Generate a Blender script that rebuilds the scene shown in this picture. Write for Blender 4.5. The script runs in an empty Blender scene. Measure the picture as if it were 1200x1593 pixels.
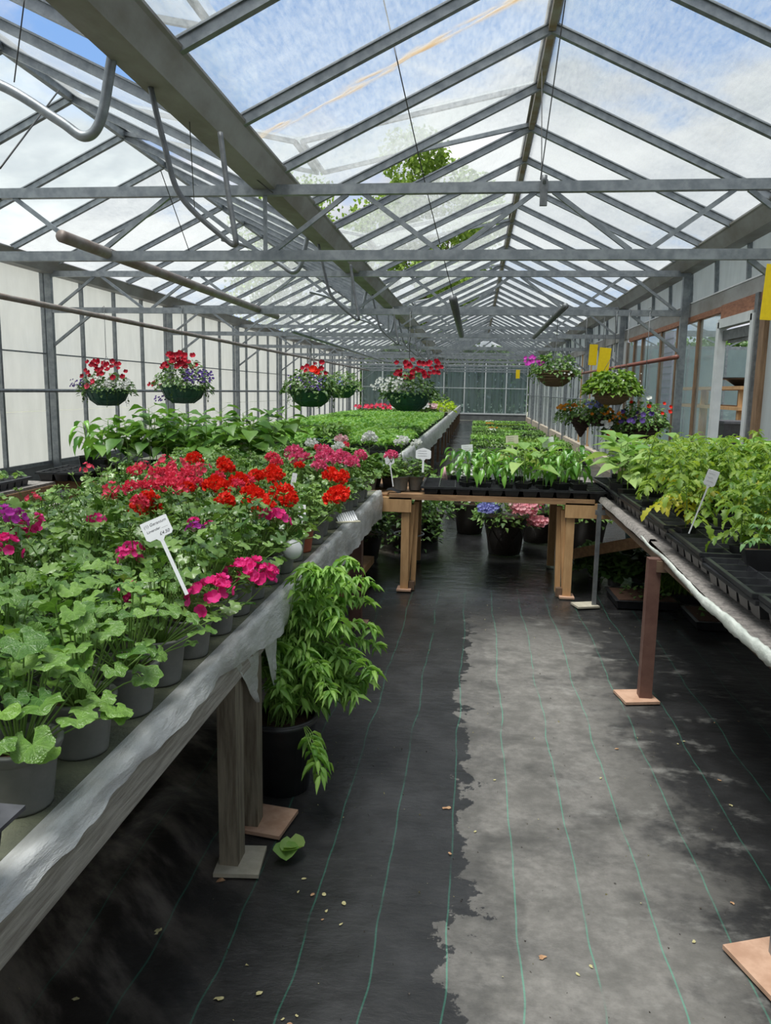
import bpy, math, random
from mathutils import Vector, Matrix, noise as mnoise
R = random.Random(11)
PI = math.pi
scn = bpy.context.scene
COL = scn.collection

# ---------------------------------------------------------------- camera
HCAM = 1.38; FPX = 1190.9; PITCH = .1578; YAW = .114; ROLL = .017
_cy, _sy, _cp, _sp = math.cos(YAW), math.sin(YAW), math.cos(PITCH), math.sin(PITCH)
cF = Vector((-_sy*_cp, _cy*_cp, -_sp)); _r0 = Vector((_cy, _sy, 0)); _u0 = _r0.cross(cF)
cR = _r0*math.cos(ROLL) + _u0*math.sin(ROLL); cU = _u0*math.cos(ROLL) - _r0*math.sin(ROLL)
cam = bpy.data.objects.new('camera', bpy.data.cameras.new('camera')); COL.objects.link(cam)
m = Matrix((cR, cU, -cF)).transposed().to_4x4(); m.translation = (0, 0, HCAM); cam.matrix_world = m
cam.data.sensor_fit = 'HORIZONTAL'; cam.data.sensor_width = 36; cam.data.lens = FPX/1200*36
cam.data.clip_start = .05; cam.data.clip_end = 400
scn.camera = cam
# ---------------------------------------------------------------- view, world, sun
scn.view_settings.view_transform = 'Standard'; scn.view_settings.look = 'None'
scn.view_settings.gamma = 1; scn.view_settings.use_curve_mapping = False
scn.view_settings.exposure = 0.3
scn.cycles.max_bounces = 7; scn.cycles.diffuse_bounces = 4; scn.cycles.glossy_bounces = 2
scn.cycles.transmission_bounces = 4; scn.cycles.transparent_max_bounces = 18
scn.cycles.caustics_reflective = False; scn.cycles.caustics_refractive = False
SKY = 1.0; SUN = 7.0

class NT:
    """small helper to write node trees"""
    def __init__(s, tree):
        s.t = tree; tree.nodes.clear()
    def n(s, typ, ins=None, **kw):
        nd = s.t.nodes.new(typ)
        for k, v in kw.items(): setattr(nd, k, v)
        for k, v in (ins or {}).items():
            if isinstance(v, bpy.types.NodeSocket): s.t.links.new(v, nd.inputs[k])
            else: nd.inputs[k].default_value = v
        return nd
    def math(s, op, a, b=None, c=None, clamp=False):
        nd = s.n('ShaderNodeMath', operation=op, use_clamp=clamp)
        for i, v in enumerate((a, b, c)):
            if v is None: continue
            if isinstance(v, bpy.types.NodeSocket): s.t.links.new(v, nd.inputs[i])
            else: nd.inputs[i].default_value = v
        return nd.outputs[0]
    def mix(s, f, a, b, blend='MIX'):
        nd = s.n('ShaderNodeMix', data_type='RGBA', blend_type=blend)
        for i, v in ((0, f), (6, a), (7, b)):
            if isinstance(v, bpy.types.NodeSocket): s.t.links.new(v, nd.inputs[i])
            else: nd.inputs[i].default_value = v if i == 0 or len(v) == 4 else (*v, 1)
        return nd.outputs[2]
    def smooth(s, v, a, b):
        nd = s.n('ShaderNodeMapRange', {0: v, 1: a, 2: b}, interpolation_type='SMOOTHSTEP'); return nd.outputs[0]
    def noise(s, vec, scale, detail=4, rough=.55, out=0, **kw):
        i = {'Scale': scale, 'Detail': detail, 'Roughness': rough}
        if vec is not None: i['Vector'] = vec
        i.update(kw)
        return s.n('ShaderNodeTexNoise', i).outputs[out]
    def mapv(s, vec, scale=(1, 1, 1), loc=(0, 0, 0)):
        return s.n('ShaderNodeMapping', {'Vector': vec, 'Scale': scale, 'Location': loc}).outputs[0]

w = bpy.data.worlds.new('sky'); scn.world = w; w.use_nodes = True
T = NT(w.node_tree)
tc = T.n('ShaderNodeTexCoord').outputs['Generated']
sep = T.n('ShaderNodeSeparateXYZ', {0: tc})
zc = T.math('ADD', T.math('MAXIMUM', sep.outputs[2], 0), .22)
vec = T.n('ShaderNodeCombineXYZ', {0: T.math('DIVIDE', sep.outputs[0], zc), 1: T.math('DIVIDE', sep.outputs[1], zc), 2: 5.8}).outputs[0]
n1 = T.noise(vec, 1.05, 10, .56, Distortion=.25)
cov = T.smooth(n1, .38, .475)
shade = T.smooth(T.noise(vec, 1.9, 6, .6), .32, .68)
ccol = T.mix(shade, (.38, .42, .49), (.88, .88, .88))
blue = T.mix(T.smooth(sep.outputs[2], .05, .9), (.25, .43, .76), (.13, .29, .64))
skyc = T.mix(cov, blue, ccol)
skyc = T.mix(T.smooth(sep.outputs[2], -.03, .02), (.12, .15, .09), skyc)
bg = T.n('ShaderNodeBackground', {0: skyc, 1: SKY})
T.t.links.new(bg.outputs[0], T.n('ShaderNodeOutputWorld').inputs[0])

sd = bpy.data.lights.new('sun', 'SUN'); sd.energy = SUN; sd.angle = math.radians(32); sd.color = (1, .96, .9)
sun = bpy.data.objects.new('sun', sd); COL.objects.link(sun)
sun.rotation_euler = Vector((.22, .20, -.95)).to_track_quat('-Z', 'Y').to_euler(); sun.location = (3, -3, 9)

# ---------------------------------------------------------------- helpers
def at(px, py, Y=None, z=None, X=None):
    d = cF + cR*((px-600)/FPX) - cU*((py-796.5)/FPX)
    t = Y/d.y if Y is not None else (X/d.x if X is not None else (z-HCAM)/d.z)
    return Vector((0, 0, HCAM)) + d*t
def inview(p, mg=120):
    d = Vector(p) - Vector((0, 0, HCAM)); zz = d.dot(cF)
    if zz < .2: return False
    x = 600+FPX*d.dot(cR)/zz; y = 796.5-FPX*d.dot(cU)/zz
    return -mg < x < 1200+mg and -mg < y < 1593+mg

def lerp(a, b, t): return a+(b-a)*t
def rv(s): return Vector((R.uniform(-s, s), R.uniform(-s, s), R.uniform(-s, s)))
class MB:
    def __init__(s): s.v = []; s.f = []; s.m = []; s.t = []; s.sm = []
    def add(s, vs, fs, mat=0, tint=.5, smooth=False):
        o = len(s.v); s.v.extend(tuple(v) for v in vs); s.t.extend([tint]*len(vs))
        s.f.extend([tuple(i+o for i in f) for f in fs]); s.m.extend([mat]*len(fs)); s.sm.extend([smooth]*len(fs))
        return s
    def box(s, c, d, mat=0, rot=None, tint=.5, taper=1.):
        x, y, z = d[0]/2, d[1]/2, d[2]/2
        vs = [Vector((sx*x*(taper if sz < 0 else 1), sy*y*(taper if sz < 0 else 1), sz*z)) for sz in (-1, 1) for sy in (-1, 1) for sx in (-1, 1)]
        if rot is not None: vs = [rot @ v for v in vs]
        c = Vector(c); vs = [v+c for v in vs]
        return s.add(vs, [(0, 2, 3, 1), (4, 5, 7, 6), (0, 1, 5, 4), (2, 6, 7, 3), (0, 4, 6, 2), (1, 3, 7, 5)], mat, tint)
    def bar(s, a, b, w, h, up=(0, 0, 1), mat=0, tint=.5):
        a, b = Vector(a), Vector(b); d = (b-a); L = d.length; d.normalize()
        x = d.cross(Vector(up))
        if x.length < 1e-3: x = d.cross(Vector((0, 1, 0)))
        x.normalize(); z = x.cross(d)
        rot = Matrix((x, d, z)).transposed()
        return s.box((a+b)/2, (w, L, h), mat, rot, tint)
    def tube(s, pts, r, n=8, mat=0, tint=.5, cap=True):
        pts = [Vector(p) for p in pts]; k = len(pts); vs = []; fs = []
        up = Vector((0, 0, 1)); px = None
        for i, p in enumerate(pts):
            d = (pts[min(i+1, k-1)]-pts[max(i-1, 0)]).normalized()
            if px is None:
                px = d.cross(up)
                if px.length < .05: px = d.cross(Vector((0, 1, 0)))
            px = (px - d*px.dot(d)).normalized(); y = d.cross(px)
            rr = r[i] if isinstance(r, (list, tuple)) else r
            for j in range(n):
                a = 2*PI*j/n; vs.append(p+(px*math.cos(a)+y*math.sin(a))*rr)
        for i in range(k-1):
            for j in range(n):
                j2 = (j+1) % n; fs.append((i*n+j, i*n+j2, (i+1)*n+j2, (i+1)*n+j))
        if cap and n > 2: fs.append(tuple(range(n-1, -1, -1))); fs.append(tuple((k-1)*n+j for j in range(n)))
        return s.add(vs, fs, mat, tint, True)
    def lathe(s, prof, n=20, c=(0, 0, 0), mat=0, tint=.5, wob=0, jag=None):
        vs = []; fs = []; k = len(prof)
        for i, (r, z) in enumerate(prof):
            for j in range(n):
                a = 2*PI*j/n; q = 1+wob*math.sin(a*3+i)
                zz = z+(jag[j % len(jag)] if jag and i == 0 else 0)
                vs.append((c[0]+r*q*math.cos(a), c[1]+r*q*math.sin(a), c[2]+zz))
        for i in range(k-1):
            for j in range(n):
                j2 = (j+1) % n; fs.append((i*n+j, i*n+j2, (i+1)*n+j2, (i+1)*n+j))
        return s.add(vs, fs, mat, tint, True)
    def disc(s, c, r, n=16, mat=0, tint=.5, bump=0):
        vs = [Vector(c)]+[Vector(c)+Vector((r*math.cos(2*PI*j/n), r*math.sin(2*PI*j/n), R.uniform(-bump, bump))) for j in range(n)]
        return s.add(vs, [(0, j+1, (j+1) % n+1) for j in range(n)], mat, tint)
    def grid(s, fn, nu, nv, mat=0, smooth=True, tint=.5):
        vs = [fn(i/nu, j/nv) for j in range(nv+1) for i in range(nu+1)]
        fs = [(j*(nu+1)+i, j*(nu+1)+i+1, (j+1)*(nu+1)+i+1, (j+1)*(nu+1)+i) for j in range(nv) for i in range(nu)]
        return s.add(vs, fs, mat, tint, smooth)
    def mesh(s, name, mats):
        me = bpy.data.meshes.new(name); me.from_pydata(s.v, [], s.f)
        for mt in (mats if isinstance(mats, (list, tuple)) else [mats]): me.materials.append(mt)
        me.polygons.foreach_set('material_index', s.m); me.polygons.foreach_set('use_smooth', s.sm)
        a = me.attributes.new('tint', 'FLOAT', 'POINT'); a.data.foreach_set('value', s.t)
        me.update(); return me
    def build(s, name, mats, parent=None, **kw):
        return link(name, s.mesh(name, mats), parent, **kw)
def link(name, me, parent=None, loc=(0, 0, 0), rot=None, scale=None, mat4=None, kind=None, label=None):
    o = bpy.data.objects.new(name, me); COL.objects.link(o)
    if parent is not None: o.parent = parent
    if mat4 is not None: o.matrix_local = mat4
    else:
        o.location = loc
        if rot is not None: o.rotation_euler = rot
        if scale is not None: o.scale = (scale,)*3 if isinstance(scale, (int, float)) else scale
    if kind: o['kind'] = kind
    if label: o['label'] = label
    return o
def thing(name, label, cat, loc=(0, 0, 0), rotz=0, group=None, kind=None):
    o = link(name, None, None, loc, (0, 0, rotz)); return tag(o, label, cat, group, kind)
def tag(o, label=None, cat=None, group=None, kind=None):
    if label: o['label'] = label
    if cat: o['category'] = cat
    if group: o['group'] = group
    if kind: o['kind'] = kind
    return o
def dup(root, loc, rotz=0, scale=1, label=None, group=None, tilt=(0, 0)):
    r = root.copy(); COL.objects.link(r); r.location = loc; r.rotation_euler = (tilt[0], tilt[1], rotz); r.scale = (scale,)*3
    if label: r['label'] = label
    if group: r['group'] = group
    for ch in root.children:
        c = ch.copy(); COL.objects.link(c); c.parent = r
        for g in ch.children:
            d = g.copy(); COL.objects.link(d); d.parent = c
    return r
def forget(root):
    for ch in list(root.children):
        for g in list(ch.children): bpy.data.objects.remove(g)
        bpy.data.objects.remove(ch)
    bpy.data.objects.remove(root)

# ---------------------------------------------------------------- materials
def newmat(name):
    mt = bpy.data.materials.new(name); mt.use_nodes = True
    return mt, NT(mt.node_tree)
def out(T, sh): T.t.links.new(sh, T.n('ShaderNodeOutputMaterial').inputs[0])
def pm(name, c1, c2=None, rough=.6, scale=20, metal=0., bump=.0, stretch=(1, 1, 1), lo=.3, hi=.7, bscale=None, spec=.5, world=False, rand=0.):
    mt, T = newmat(name)
    co = T.n('ShaderNodeNewGeometry').outputs['Position'] if world else T.n('ShaderNodeTexCoord').outputs['Object']
    v = T.mapv(co, stretch)
    f = T.smooth(T.noise(v, scale, 6, .6), lo, hi)
    col = T.mix(f, c1, c2 or [x*.75 for x in c1])
    if rand:
        rnd = T.n('ShaderNodeObjectInfo').outputs['Random']
        col = T.n('ShaderNodeHueSaturation', {'Value': T.math('MULTIPLY_ADD', rnd, rand, 1-rand/2), 'Color': col}).outputs[0]
    ins = {'Base Color': col, 'Roughness': rough, 'Metallic': metal, 'Specular IOR Level': spec}
    if bump:
        b = T.n('ShaderNodeBump', {'Strength': bump, 'Distance': .01, 'Height': T.noise(v, bscale or scale*2, 5, .65)})
        ins['Normal'] = b.outputs[0]
    out(T, T.n('ShaderNodeBsdfPrincipled', ins).outputs[0]); return mt
def leafmat(name, dark, light, rough=.42, trans=.35, spec=.5, vein=False):
    mt, T = newmat(name)
    t = T.n('ShaderNodeAttribute', attribute_name='tint').outputs['Fac']
    rnd = T.n('ShaderNodeObjectInfo').outputs['Random']
    co = T.n('ShaderNodeTexCoord').outputs['Object']
    f = T.math('ADD', T.math('MULTIPLY', t, .8), T.math('MULTIPLY', rnd, .2))
    f = T.math('ADD', f, T.math('MULTIPLY', T.math('SUBTRACT', T.noise(co, 40, 3), .5), .5), clamp=True)
    col = T.mix(f, dark, light)
    ins = {'Base Color': col, 'Roughness': rough, 'Specular IOR Level': spec}
    if vein:
        s3 = T.n('ShaderNodeSeparateXYZ', {0: co}); ang = T.math('ARCTAN2', s3.outputs[0], s3.outputs[1])
        rad = T.math('SQRT', T.math('ADD', T.math('POWER', s3.outputs[0], 2), T.math('POWER', s3.outputs[1], 2)))
        vn = T.math('MULTIPLY', T.smooth(T.math('COSINE', T.math('MULTIPLY', ang, 7)), .9, 1.0), T.math('SUBTRACT', 1, rad, clamp=True))
        zone_ = T.math('MULTIPLY', T.math('SUBTRACT', T.smooth(rad, .35, .6), T.smooth(rad, .65, .85)), .35)
        col = T.mix(zone_, col, T.mix(.5, col, (.02, .06, .01)))
        col = T.mix(T.math('MULTIPLY', vn, .55), col, (.42, .62, .20)); ins['Base Color'] = col
        ins['Normal'] = T.n('ShaderNodeBump', {'Strength': .35, 'Distance': .05, 'Height': T.math('ADD', T.math('MULTIPLY', vn, -1), T.noise(co, 5, 3))}).outputs[0]
    p = T.n('ShaderNodeBsdfPrincipled', ins)
    tr = T.n('ShaderNodeBsdfTranslucent', {'Color': T.mix(.5, col, T.mix(1, col, (1.5, 1.5, .5), 'MULTIPLY'))})
    out(T, T.n('ShaderNodeMixShader', {0: trans, 1: p.outputs[0], 2: tr.outputs[0]}).outputs[0]); return mt
def petalmat(name, a, b, trans=.3):
    mt, T = newmat(name)
    t = T.n('ShaderNodeAttribute', attribute_name='tint').outputs['Fac']
    col = T.mix(t, a, b)
    d = T.n('ShaderNodeBsdfPrincipled', {'Base Color': col, 'Roughness': .6, 'Specular IOR Level': .25})
    tr = T.n('ShaderNodeBsdfTranslucent', {'Color': col})
    out(T, T.n('ShaderNodeMixShader', {0: trans, 1: d.outputs[0], 2: tr.outputs[0]}).outputs[0]); return mt
def glassmat(name, k, tint=(.93, .97, .96), milk=(.93, .95, .95), streak=(1, 1, 1), var=.25, specks=0., graz=.35, stain=False, gloss=.05, sc=1.2, refl=.15):
    mt, T = newmat(name)
    pos = T.n('ShaderNodeNewGeometry').outputs['Position']
    v = T.mapv(pos, streak)
    nz = T.noise(v, sc, 7, .62)
    fac = T.math('MULTIPLY_ADD', T.math('SUBTRACT', nz, .5), var*2, k)
    if specks:
        rain = T.noise(T.mapv(pos, (34, 9, 34)), 1, 4, .7)
        fac = T.math('ADD', fac, T.math('MULTIPLY', T.math('SUBTRACT', rain, .5), .5))
    fc = T.n('ShaderNodeLayerWeight', {'Blend': .5}).outputs['Facing']
    fac = T.math('ADD', fac, T.math('MULTIPLY', T.math('POWER', fc, 2.5), graz))
    mcol = T.mix(T.noise(v, sc*4, 5, .6), [x*.8 for x in milk], milk)
    if specks:
        sp = T.smooth(T.noise(pos, 60, 3, .7), .63, .72)
        sp2 = T.math('MULTIPLY', sp, specks)
        mcol = T.mix(sp2, mcol, (.16, .17, .16)); fac = T.math('MAXIMUM', fac, sp2)
    if stain:
        sx = T.n('ShaderNodeSeparateXYZ', {0: pos})
        off = T.math('ADD', T.math('SUBTRACT', sx.outputs[1], stain), T.math('MULTIPLY', T.math('SUBTRACT', T.noise(pos, 3, 4), .5), .22))
        band = T.math('SUBTRACT', 1, T.smooth(T.math('ABSOLUTE', off), .0, .11), clamp=True)
        band = T.math('MULTIPLY', band, T.smooth(T.noise(T.mapv(pos, (3, 14, 3)), 1, 4), .35, .6))
        mcol = T.mix(T.math('MULTIPLY', band, .75), mcol, (.50, .34, .13)); fac = T.math('MAXIMUM', fac, T.math('MULTIPLY', band, .8))
    fac = T.math('MINIMUM', T.math('MAXIMUM', fac, 0.02), .98)
    tr = T.n('ShaderNodeBsdfTransparent', {0: (*tint, 1)})
    tl = T.n('ShaderNodeBsdfTranslucent', {0: mcol}); df = T.n('ShaderNodeBsdfDiffuse', {0: mcol})
    mk = T.n('ShaderNodeMixShader', {0: refl, 1: tl.outputs[0], 2: df.outputs[0]})
    a = T.n('ShaderNodeMixShader', {0: fac, 1: tr.outputs[0], 2: mk.outputs[0]})
    g = T.n('ShaderNodeBsdfGlossy', {0: (1, 1, 1, 1), 'Roughness': .12})
    b = T.n('ShaderNodeMixShader', {0: gloss, 1: a.outputs[0], 2: g.outputs[0]})
    out(T, b.outputs[0]); return mt

M = {}
M['steel'] = pm('galvanised_steel', (.20, .222, .245), (.32, .345, .37), .42, 14, .55, .08)
M['steel_dark'] = pm('dark_steel', (.12, .13, .14), (.2, .21, .22), .5, 20, .4)
M['gutter'] = pm('weathered_gutter_steel', (.20, .185, .165), (.34, .34, .34), .6, 3, .1, .1, stretch=(1, .5, 1))
M['ridge'] = pm('rusty_ridge', (.30, .22, .13), (.42, .41, .38), .7, 5, .1)
M['pipe'] = pm('brown_pipe', (.20, .15, .13), (.29, .27, .26), .5, 6, .2)
M['redpipe'] = pm('red_pipe', (.25, .07, .05), (.2, .10, .08), .5, 8)
M['wire'] = pm('wire', (.05, .05, .05), None, .5)
M['roofglass'] = glassmat('old_roof_glass', .13, specks=.5, streak=(1, 1.6, 1), var=.16, graz=.25, milk=(.55, .575, .585), tint=(.90, .92, .92))
M['roofstain'] = glassmat('old_roof_glass_with_stain', .13, specks=.5, streak=(1, 1.6, 1), var=.16, graz=.25, milk=(.55, .575, .585), tint=(.90, .92, .92), stain=5.15)
M['clearglass'] = glassmat('clear_glass', .07, specks=.0, var=.06, graz=.15)
M['semiglass'] = glassmat('hazy_glass', .14, specks=.15, var=.16, graz=.25, milk=(.55, .575, .585), tint=(.90, .92, .92))
M['milky'] = glassmat('whitened_wall_glass', .84, refl=.3, milk=(.95, .95, .945), streak=(1.2, 1.2, .35), var=.12, graz=.08, gloss=.02)
M['endglass'] = glassmat('streaked_end_glass', .42, tint=(.55, .64, .67), milk=(.42, .49, .53), streak=(3.2, 1, .07), var=.85, graz=.1, sc=2.2)
M['winglass'] = glassmat('window_glass', .10, tint=(.85, .92, .92), var=.1, graz=.1, gloss=.12)
M['nbglass'] = glassmat('bluish_glass', .70, tint=(.8, .88, .9), milk=(.50, .58, .62), streak=(1, 1, .4), var=.2, graz=.1)
M['strip'] = glassmat('white_strip_glass', .80, milk=(.80, .83, .84), streak=(1, 2, .4), var=.15, graz=.1)
M['film'] = pm('grey_plastic_film', (.46, .46, .45), (.72, .72, .73), .33, 7, 0, .7, bscale=30, lo=.35, hi=.65, stretch=(2, .6, 2))
M['film2'] = pm('pale_polythene_roll', (.52, .56, .52), (.70, .73, .69), .4, 12, 0, .5, bscale=40)
M['wood_grey'] = pm('weathered_timber', (.30, .27, .235), (.56, .53, .48), .85, 9, 0, .5, stretch=(12, .9, 12), bscale=22, world=True)
M['wood_post'] = pm('mossy_timber_post', (.13, .105, .075), (.27, .235, .18), .85, 7, 0, .4, stretch=(9, 9, .9), world=True)
M['wood_new'] = pm('planed_timber', (.48, .28, .13), (.62, .38, .19), .7, 6, 0, .15, stretch=(5, 5, 1), world=True)
M['wood_beam'] = pm('brown_timber_rail', (.27, .15, .08), (.42, .25, .13), .75, 6, 0, .2, stretch=(1, 6, 6), world=True)
M['wood_dark'] = pm('dark_timber', (.10, .065, .045), (.17, .11, .07), .75, 8, 0, .2, stretch=(5, 5, 1), world=True)
M['wood_red'] = pm('stained_header_timber', (.20, .075, .04), (.34, .15, .08), .6, 5, 0, .2, stretch=(2, 2, 8), world=True)
M['wood_stud'] = pm('stud_timber', (.16, .095, .055), (.27, .17, .10), .7, 7, 0, .2, stretch=(6, 6, .8), world=True)
M['pad'] = pm('footing_board', (.42, .25, .17), (.56, .36, .26), .75, 18, 0, .1)
M['pad2'] = pm('pale_footing_board', (.36, .33, .26), (.48, .44, .36), .8, 18, 0, .1)
M['redpost'] = pm('red_brown_steel_post', (.115, .055, .045), (.17, .09, .07), .55, 15, .1)
M['mat_l'] = pm('mossy_capillary_mat', (.115, .12, .095), (.20, .21, .14), .95, 9, 0, .8, bscale=60, world=True)
M['mat_r'] = pm('gritty_mat', (.17, .155, .15), (.36, .33, .31), .95, 55, 0, .9, bscale=120, world=True)
M['blackfilm'] = pm('black_polythene', (.02, .021, .025), (.04, .042, .05), .35, 8, 0, .4)
M['pot_grey'] = pm('grey_pot_plastic', (.15, .155, .15), (.19, .19, .185), .5, 30, 0, .04)
M['pot_terra'] = pm('terracotta_plastic', (.36, .085, .04), (.42, .12, .06), .5, 10)
M['pot_black'] = pm('black_pot_plastic', (.018, .018, .02), (.03, .03, .034), .38, 20)
M['pot_brown'] = pm('bronze_pot_plastic', (.035, .026, .02), (.06, .045, .035), .4, 14, 0, .2)
M['tray'] = pm('black_tray_plastic', (.014, .015, .018), (.03, .031, .035), .33, 25)
M['tray_grey'] = pm('dusty_tray_plastic', (.055, .057, .066), (.10, .10, .115), .45, 18)
M['soil'] = pm('compost', (.035, .018, .01), (.13, .06, .035), .95, 120, 0, .9, bscale=200)
M['white'] = pm('white_plastic', (.78, .79, .82), (.72, .73, .76), .5, 10)
M['cream'] = pm('cream_plastic', (.60, .58, .44), (.54, .5, .38), .55, 10)
M['tan'] = pm('faded_label_plastic', (.45, .38, .24), (.38, .31, .2), .6, 10)
M['ink'] = pm('ink', (.04, .04, .05))
M['yellow'] = pm('yellow_sticky_card', (.85, .62, .01), (.78, .55, .01), .4, 30)
M['frame_white'] = pm('white_painted_frame', (.62, .65, .67), (.54, .57, .59), .5, 8)
M['lilac'] = pm('lilac_boarding', (.42, .38, .55), (.36, .33, .48), .7, 8)
M['green_plastic'] = pm('green_basket_plastic', (.018, .075, .05), (.03, .12, .075), .5, 25, 0, .2)
M['wicker'] = pm('wicker', (.16, .10, .055), (.30, .20, .11), .8, 90, 0, .8, stretch=(1, 1, 3), bscale=90)
M['wicker_d'] = pm('dark_wicker', (.05, .03, .025), (.12, .07, .05), .8, 90, 0, .8, stretch=(1, 1, 3), bscale=90)
M['teal'] = pm('teal_plastic', (.02, .11, .12), (.03, .15, .16), .45, 8)
M['tub'] = pm('blue_grey_tub_plastic', (.06, .13, .14), (.08, .17, .18), .5, 8)
M['stem'] = leafmat('green_stem', (.10, .20, .035), (.22, .36, .08), .5, .1)
M['stem_b'] = pm('brown_stem', (.14, .12, .06), (.2, .2, .09), .7)
M['g_ger'] = leafmat('geranium_leaf', (.022, .095, .012), (.27, .44, .10), .30, .25, .7)
M['g_gern'] = leafmat('geranium_leaf_veined', (.04, .14, .018), (.26, .46, .08), .30, .25, .7, vein=True)
M['g_far'] = leafmat('mid_green_leaf', (0.07, 0.2, 0.03), (0.32, 0.52, 0.1), .45, .33)
M['g_bean'] = leafmat('bean_leaf', (.035, .13, .02), (.21, .39, .075), .38, .33)
M['g_pep'] = leafmat('pepper_leaf', (0.045, 0.18, 0.03), (0.24, 0.5, 0.08), .28, .3, .6)
M['g_aub'] = leafmat('aubergine_leaf', (0.13, 0.3, 0.06), (0.44, 0.6, 0.2), .5, .35)
M['g_tom'] = leafmat('tomato_leaf', (.07, .18, .02), (.34, .47, .07), .5, .42)
M['g_toms'] = leafmat('young_tomato_leaf', (0.08, 0.22, 0.08), (0.3, 0.48, 0.2), .5, .35)
M['g_yel'] = leafmat('yellowing_leaf', (.40, .42, .04), (.62, .55, .06), .5, .4)
M['g_verb'] = leafmat('verbena_leaf', (.10, .27, .04), (.40, .64, .16), .45, .35)
M['g_seed'] = leafmat('seedling_leaf', (0.08, 0.25, 0.035), (0.35, 0.58, 0.14), .45, .35)
M['g_dark'] = leafmat('dark_leaf', (0.03, 0.09, 0.02), (0.16, 0.28, 0.07), .45, .25)
M['g_shrub'] = leafmat('shrub_leaf', (0.05, 0.14, 0.03), (0.26, 0.42, 0.11), .5, .25)
M['g_grass'] = leafmat('grass_blade', (.08, .20, .02), (.26, .40, .06), .5, .35)
M['g_lime'] = leafmat('lime_leaf', (.30, .48, .02), (.55, .68, .05), .5, .4)
M['g_tree'] = leafmat('tree_leaf', (.09, .18, .02), (.28, .40, .08), .6, .3)
M['bark'] = pm('bark', (.08, .06, .04), (.14, .11, .08), .9, 12, 0, .5)
M['p_red'] = petalmat('red_petal', (.72, .012, .008), (.92, .05, .02))
M['p_coral'] = petalmat('coral_petal', (.78, .04, .10), (.93, .13, .22))
M['p_salm'] = petalmat('salmon_pink_petal', (.88, .34, .42), (.95, .58, .62))
M['p_pink'] = petalmat('pink_petal', (.72, .05, .20), (.90, .22, .38))
M['p_mag'] = petalmat('magenta_petal', (.72, .012, .18), (.93, .08, .38))
M['p_vio'] = petalmat('violet_petal', (.45, .02, .35), (.68, .10, .58))
M['p_white'] = petalmat('white_petal', (.70, .72, .70), (.88, .88, .86))
M['p_pale'] = petalmat('pale_pink_petal', (.80, .45, .50), (.88, .72, .74))
M['p_crim'] = petalmat('crimson_petal', (.22, .003, .015), (.60, .012, .04))
M['p_purple'] = petalmat('purple_petal', (.06, .03, .20), (.20, .12, .42))
M['p_orange'] = petalmat('orange_petal', (.70, .16, .02), (.88, .42, .04))
M['p_yellow'] = petalmat('yellow_petal', (.80, .50, .03), (.90, .74, .10))
M['p_blue'] = petalmat('lobelia_petal', (.20, .22, .58), (.42, .45, .82))
M['ground'] = pm('outdoor_gravel_and_turf', (.20, .20, .15), (.24, .26, .18), .9, 2, world=True)
M['concrete'] = pm('concrete', (.22, .22, .21), (.32, .32, .30), .9, 3, world=True)
M['kerb'] = pm('timber_kerb', (.40, .33, .25), (.55, .48, .40), .8, 6, 0, .2, world=True)
M['plinth'] = pm('base_wall', (.11, .12, .12), (.17, .18, .18), .8, 4, world=True)

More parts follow.
